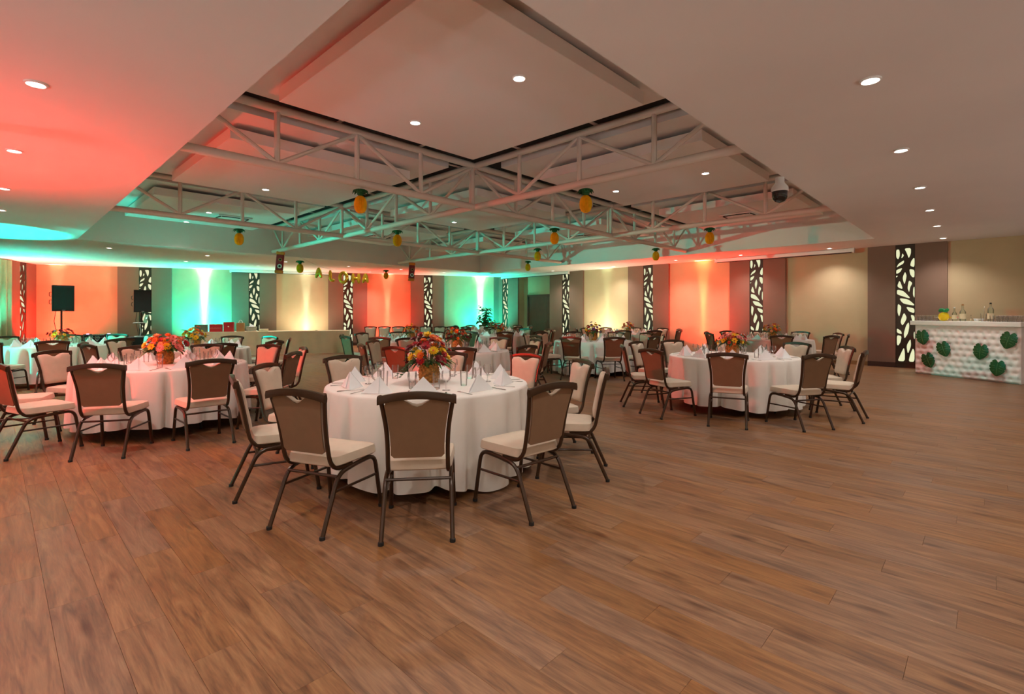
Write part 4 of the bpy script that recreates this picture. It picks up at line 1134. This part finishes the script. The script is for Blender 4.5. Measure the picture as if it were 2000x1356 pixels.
# ------------------------------------------------------------------ gold letter balloons
bal_tops = []; E0 = on_truss(560,'j',1); E1 = on_truss(792,'j',2); E0.z = E1.z = HB-.061
def bal_Z(u):
    k = (u-U0)/F; d = E1-E0; t_ = (k*E0.y-E0.x)/(d.x-k*d.y); return E0.y+d.y*t_
def balloon(ch, strokes, u0_, u1_, va, vb, label):
    Z = bal_Z((u0_+u1_)/2); pa = PZ(u0_, va, Z); pb = PZ(u1_, vb, Z); W_ = pb.x-pa.x; H_ = pa.z-pb.z; ctr = (pa+pb)/2
    t = thing('letter_balloon', label, 'balloon', ctr-Vector((0,0,H_/2)), R(prng.uniform(-8,8)), 'gold letter balloons')
    mb = MB(); r = H_*.125
    for s in strokes:
        pts = [((x-.5)*(W_-2*r*.8), 0, r+y*(H_-2*r)) for x, y in s]
        out = []
        for a, b in zip(pts, pts[1:]):
            out += [Vector(a).lerp(Vector(b), q/4) for q in range(4)]
        out.append(Vector(pts[-1])); n_ = len(out)
        rad = [r*(.55 if k in (0,n_-1) and s[0] != s[-1] else 1.0) for k in range(n_)]
        mb.tube(out, rad, 10, up=(0,1,0))
    mb.build('foil_letter', M['gold'], t, 60); 
    for fx in ({'L':(-.36,),'H':(-.36,.36)}.get(ch,(0,))): bal_tops.append(Vector((ctr.x+fx*W_,ctr.y,ctr.z+H_/2+(.004 if ch == 'O' else -.012))))
oval = [(.5+.5*math.cos(k*math.pi/8), .5+.5*math.sin(k*math.pi/8)) for k in range(17)]
sA_ = [[(.02,0),(.5,1)],[(.98,0),(.5,1)],[(.2,.36),(.8,.36)]]
balloon('A', sA_, 614.6,630.5,519.6,546.5,'gold foil balloon letter A next to the L')
balloon('L', [[(.1,1),(.1,0)],[(.1,0),(.95,.03)]], 641.5,656.6,525,551.5,'gold foil balloon letter L')
balloon('O', [oval], 661,680.5,529.7,555,'gold foil balloon letter O')
balloon('H', [[(.05,0),(.05,1)],[(.95,0),(.95,1)],[(.05,.5),(.95,.5)]], 686.5,703.9,531,557.5,'gold foil balloon letter H')
balloon('A', sA_, 706.5,721,531,556,'gold foil balloon letter A next to the H')
mb = MB(); mb.tube([E0]+bal_tops+[E1], .004, 5); tag(mb.build('banner_string', M['thread']), 'thin pale string carrying the gold letter balloons', 'string')
# ------------------------------------------------------------------ tiki totem banners
def tiki(u0_, u1_, va, vb, Z, lean, label):
    pa, pb = PZ(u0_,va,Z), PZ(u1_,vb,Z); H_ = pa.z-pb.z; W_ = .21; c = (pa+pb)/2
    t = thing('tiki_banner', label, 'banner', Vector((c.x,c.y,pb.z)), R(10), 'tiki totem banners'); t.rotation_euler = (0, R(lean), R(10))
    mb = MB(); mb.bbox((-W_/2,-.05,H_*.13),(W_/2,.05,H_*.86), .02); mb.build('totem_body', M['tikired'], t)
    for z0, z1 in ((0,.14),(.85,.985)):
        mb = MB(); mb.bbox((-W_*.54,-.055,H_*z0),(W_*.54,.055,H_*z1), .015); mb.build('totem_band', M['tikior'], t)
    for z, r, k in ((.62,.055,0),(.32,.065,1)):
        mb = MB(); mb.lathe([(r,0),(r,.012),(0,.014)], 18, caps=(False,False)); o = mb.build('totem_eye', M['tikiwh'] if k else M['kraft'], t, 40, (.02,-.05,H_*z), (R(90),0,0))
        mb = MB(); mb.lathe([(r*.5,.012),(r*.5,.02),(0,.021)], 14, caps=(False,False)); mb.build('pupil', M['tikibk'], o, 40)
    mb = MB(); mb.tube([(0,0,H_*.98),(0,0,H_*.98+max(.03,HB-.05-(pb.z+H_*.98)))], .004, 5); mb.build('hanging_cord', M['cable'], t)
tiki(536,553,491,534,on_truss(545,'j',1).y,5,'red totem banner with orange bands hanging from truss by the gift table')
tiki(797,809,513,549,on_truss(803,'j',2).y,3,'red totem banner with orange bands hanging from truss by the corner')

# ------------------------------------------------------------------ floor uplights at the walls, plus added wash and fill lights
mb = MB(); mb.lathe([(.075,.05),(.085,.07),(.085,.19),(.092,.20),(.085,.20),(.08,.17)], 18, caps=(True,False)); can_me = mb.mesh('can', M['black'], 40)
def parcan(p, n, label, col_, beams, stand=0.):
    """LED can on the floor; n points away from the wall; beams = (colour, watts, cone deg, blend, lean towards room deg)"""
    t = thing('floor_uplight', label, 'stage light', p, math.atan2(n.y, n.x)-R(90), 'floor uplights')
    if stand:
        mb = MB(); mb.tube([(0,0,-stand+.3),(0,0,.06)], .018, 8); mb.build('pole', M['black'], t, 40)
        for k in range(3):
            mb = MB(); mb.tube([(0,0,-stand+.75),(.45*math.cos(k*2.094),.45*math.sin(k*2.094),-stand+.012)], .012, 6); mb.build('stand_leg', M['black'], t, 40)
    ob('can', can_me, t)
    for sx in (-1,1):
        mb = MB(); mb.tube([(sx*.13,-.1,.012),(sx*.095,0,.13),(sx*.13,.1,.012)], .008, 6); mb.build('yoke', M['black'], t, 40)
    mb = MB(); mb.lathe([(0,.172),(.08,.172)], 18, caps=(False,False)); mb.build('lens', emis('uplight_lens', tuple(int(255*min(1,c**.45)) for c in col_), 4), t)
    for c, wt, sz, bl, ln in beams:
        ld = bpy.data.lights.new('beam', 'SPOT'); ld.energy = wt; ld.color = c; ld.spot_size = R(sz); ld.spot_blend = bl; ld.shadow_soft_size = .05
        o = ob('beam', ld, t, (0,0,.215)); o.rotation_euler = (R(180-ln), 0, 0)
RED, TEAL, PALE, PINKW = (1,.025,.015), (0,.90,.68), (1,.86,.62), (.90,.97,1.0)
def at_l(u, d): return FLf @ Vector((lp(u), d, 0))
def at_r(u, d): return FR @ Vector((rq(u), d, 0))
def at_s(x, d): return FS @ Vector((x, d, 0))
def pair(at, u, N_, cw, cs, ww, ws, wf, s):
    parcan(at(u,.17), N_, 'black floor uplight tight against the wall, '+s, cs, [(cs, ws*3.2, 11, .6, -2.2), (cs, ws*.35, 20, .8, -4), (cs, wf, 44, .9, -4)])
    parcan(at(u,1.05), N_, 'added wash light standing off the wall, '+s, cw, [(cw, ww, 140, 1., -22)])  # second can, added only to light the wall panel evenly
WHB = (.62,.80,1.0)
pair(at_l, 112, NL, RED, (1,.40,.28), 460, 260, 20, 'behind the red wall loudspeaker')
pair(at_l, 399, NL, TEAL, WHB, 430, 900, 45, 'behind the red gift bag')
pair(at_l, 598, NL, PALE, (.75,1,.85), 120, 260, 60, 'behind the empty end of gift table')
pair(at_l, 757, NL, RED, (1,.42,.30), 300, 330, 20, 'behind the chair row')
pair(at_l, 938, NL, TEAL, WHB, 430, 900, 45, 'in the green corner')
pair(at_r, 1186, NR, PALE, (.55,1,.72), 130, 110, 50, 'below the pale lit wall')
pair(at_r, 1374, NR, RED, (1,.7,.28), 290, 260, 15, 'below the red-lit tan wall')
parcan(at_s(3.2,.6), NS, 'floor uplight by the curtain, next to the leaf screen', TEAL, [(TEAL, 420, 120, 1., 8)])
parcan(Vector((-11.3,10.6,0)), NS, 'floor uplight throwing a teal disc on the low ceiling', TEAL, [(TEAL, 800, 56, .35, 0), (TEAL, 380, 70, .9, 56)])
def throw(p, tgt, label, c, w, sz, bl=.6, extra=(), stand=0.):
    p = (p[0],p[1],stand)
    d = Vector(tgt)-Vector(p); n = Vector((d.x,d.y,0)).normalized(); lean = math.degrees(math.atan2(math.hypot(d.x,d.y), d.z-.215))
    parcan(Vector(p), n, label, c, [(c, w, sz, bl, lean)]+list(extra), stand)
throw((-6.9,3.4,0), (-3.4,6.0,.7), 'red stage light on a stand shining at the pink-lit table', RED, 1200, 60, .9, [], 1.7)
parcan(Vector((-7.2,4.6,0)), Vector((1,0,0)), 'red floor uplight washing the low ceiling on the curtain side', RED, [(RED, 620, 115, 1., 10)])
throw((-12.2,8.2,0), (-8.6,10.0,.8), 'teal stage light on a stand shining at the teal-lit table', TEAL, 2400, 64, .7, (), 1.7)
throw((-5.6,2.0,0), (-3.9,3.6,0), 'teal stage light on the floor near the entrance', TEAL, 70, 34)
# pale fill lights added out of view, only to brighten the whole ceiling
for k, (x, y, wt) in enumerate(((9.5,-.6,FILL_W),(6.3,-4.2,FILL_W),(1.5,-5.2,FILL_W),(-3.0,-4.2,FILL_W),(-7.0,-2.6,FILL_W),(13.6,4.6,FILL_W),(-9.6,1.6,FILL_W*.6))):
    d = Vector((-x*.5,5-y,0)).normalized()
    parcan(Vector((x,y,0)), d, 'added pale fill light, out of view along the entrance side walls', PINKW, [(PINKW, wt, 150, 1., 18)])
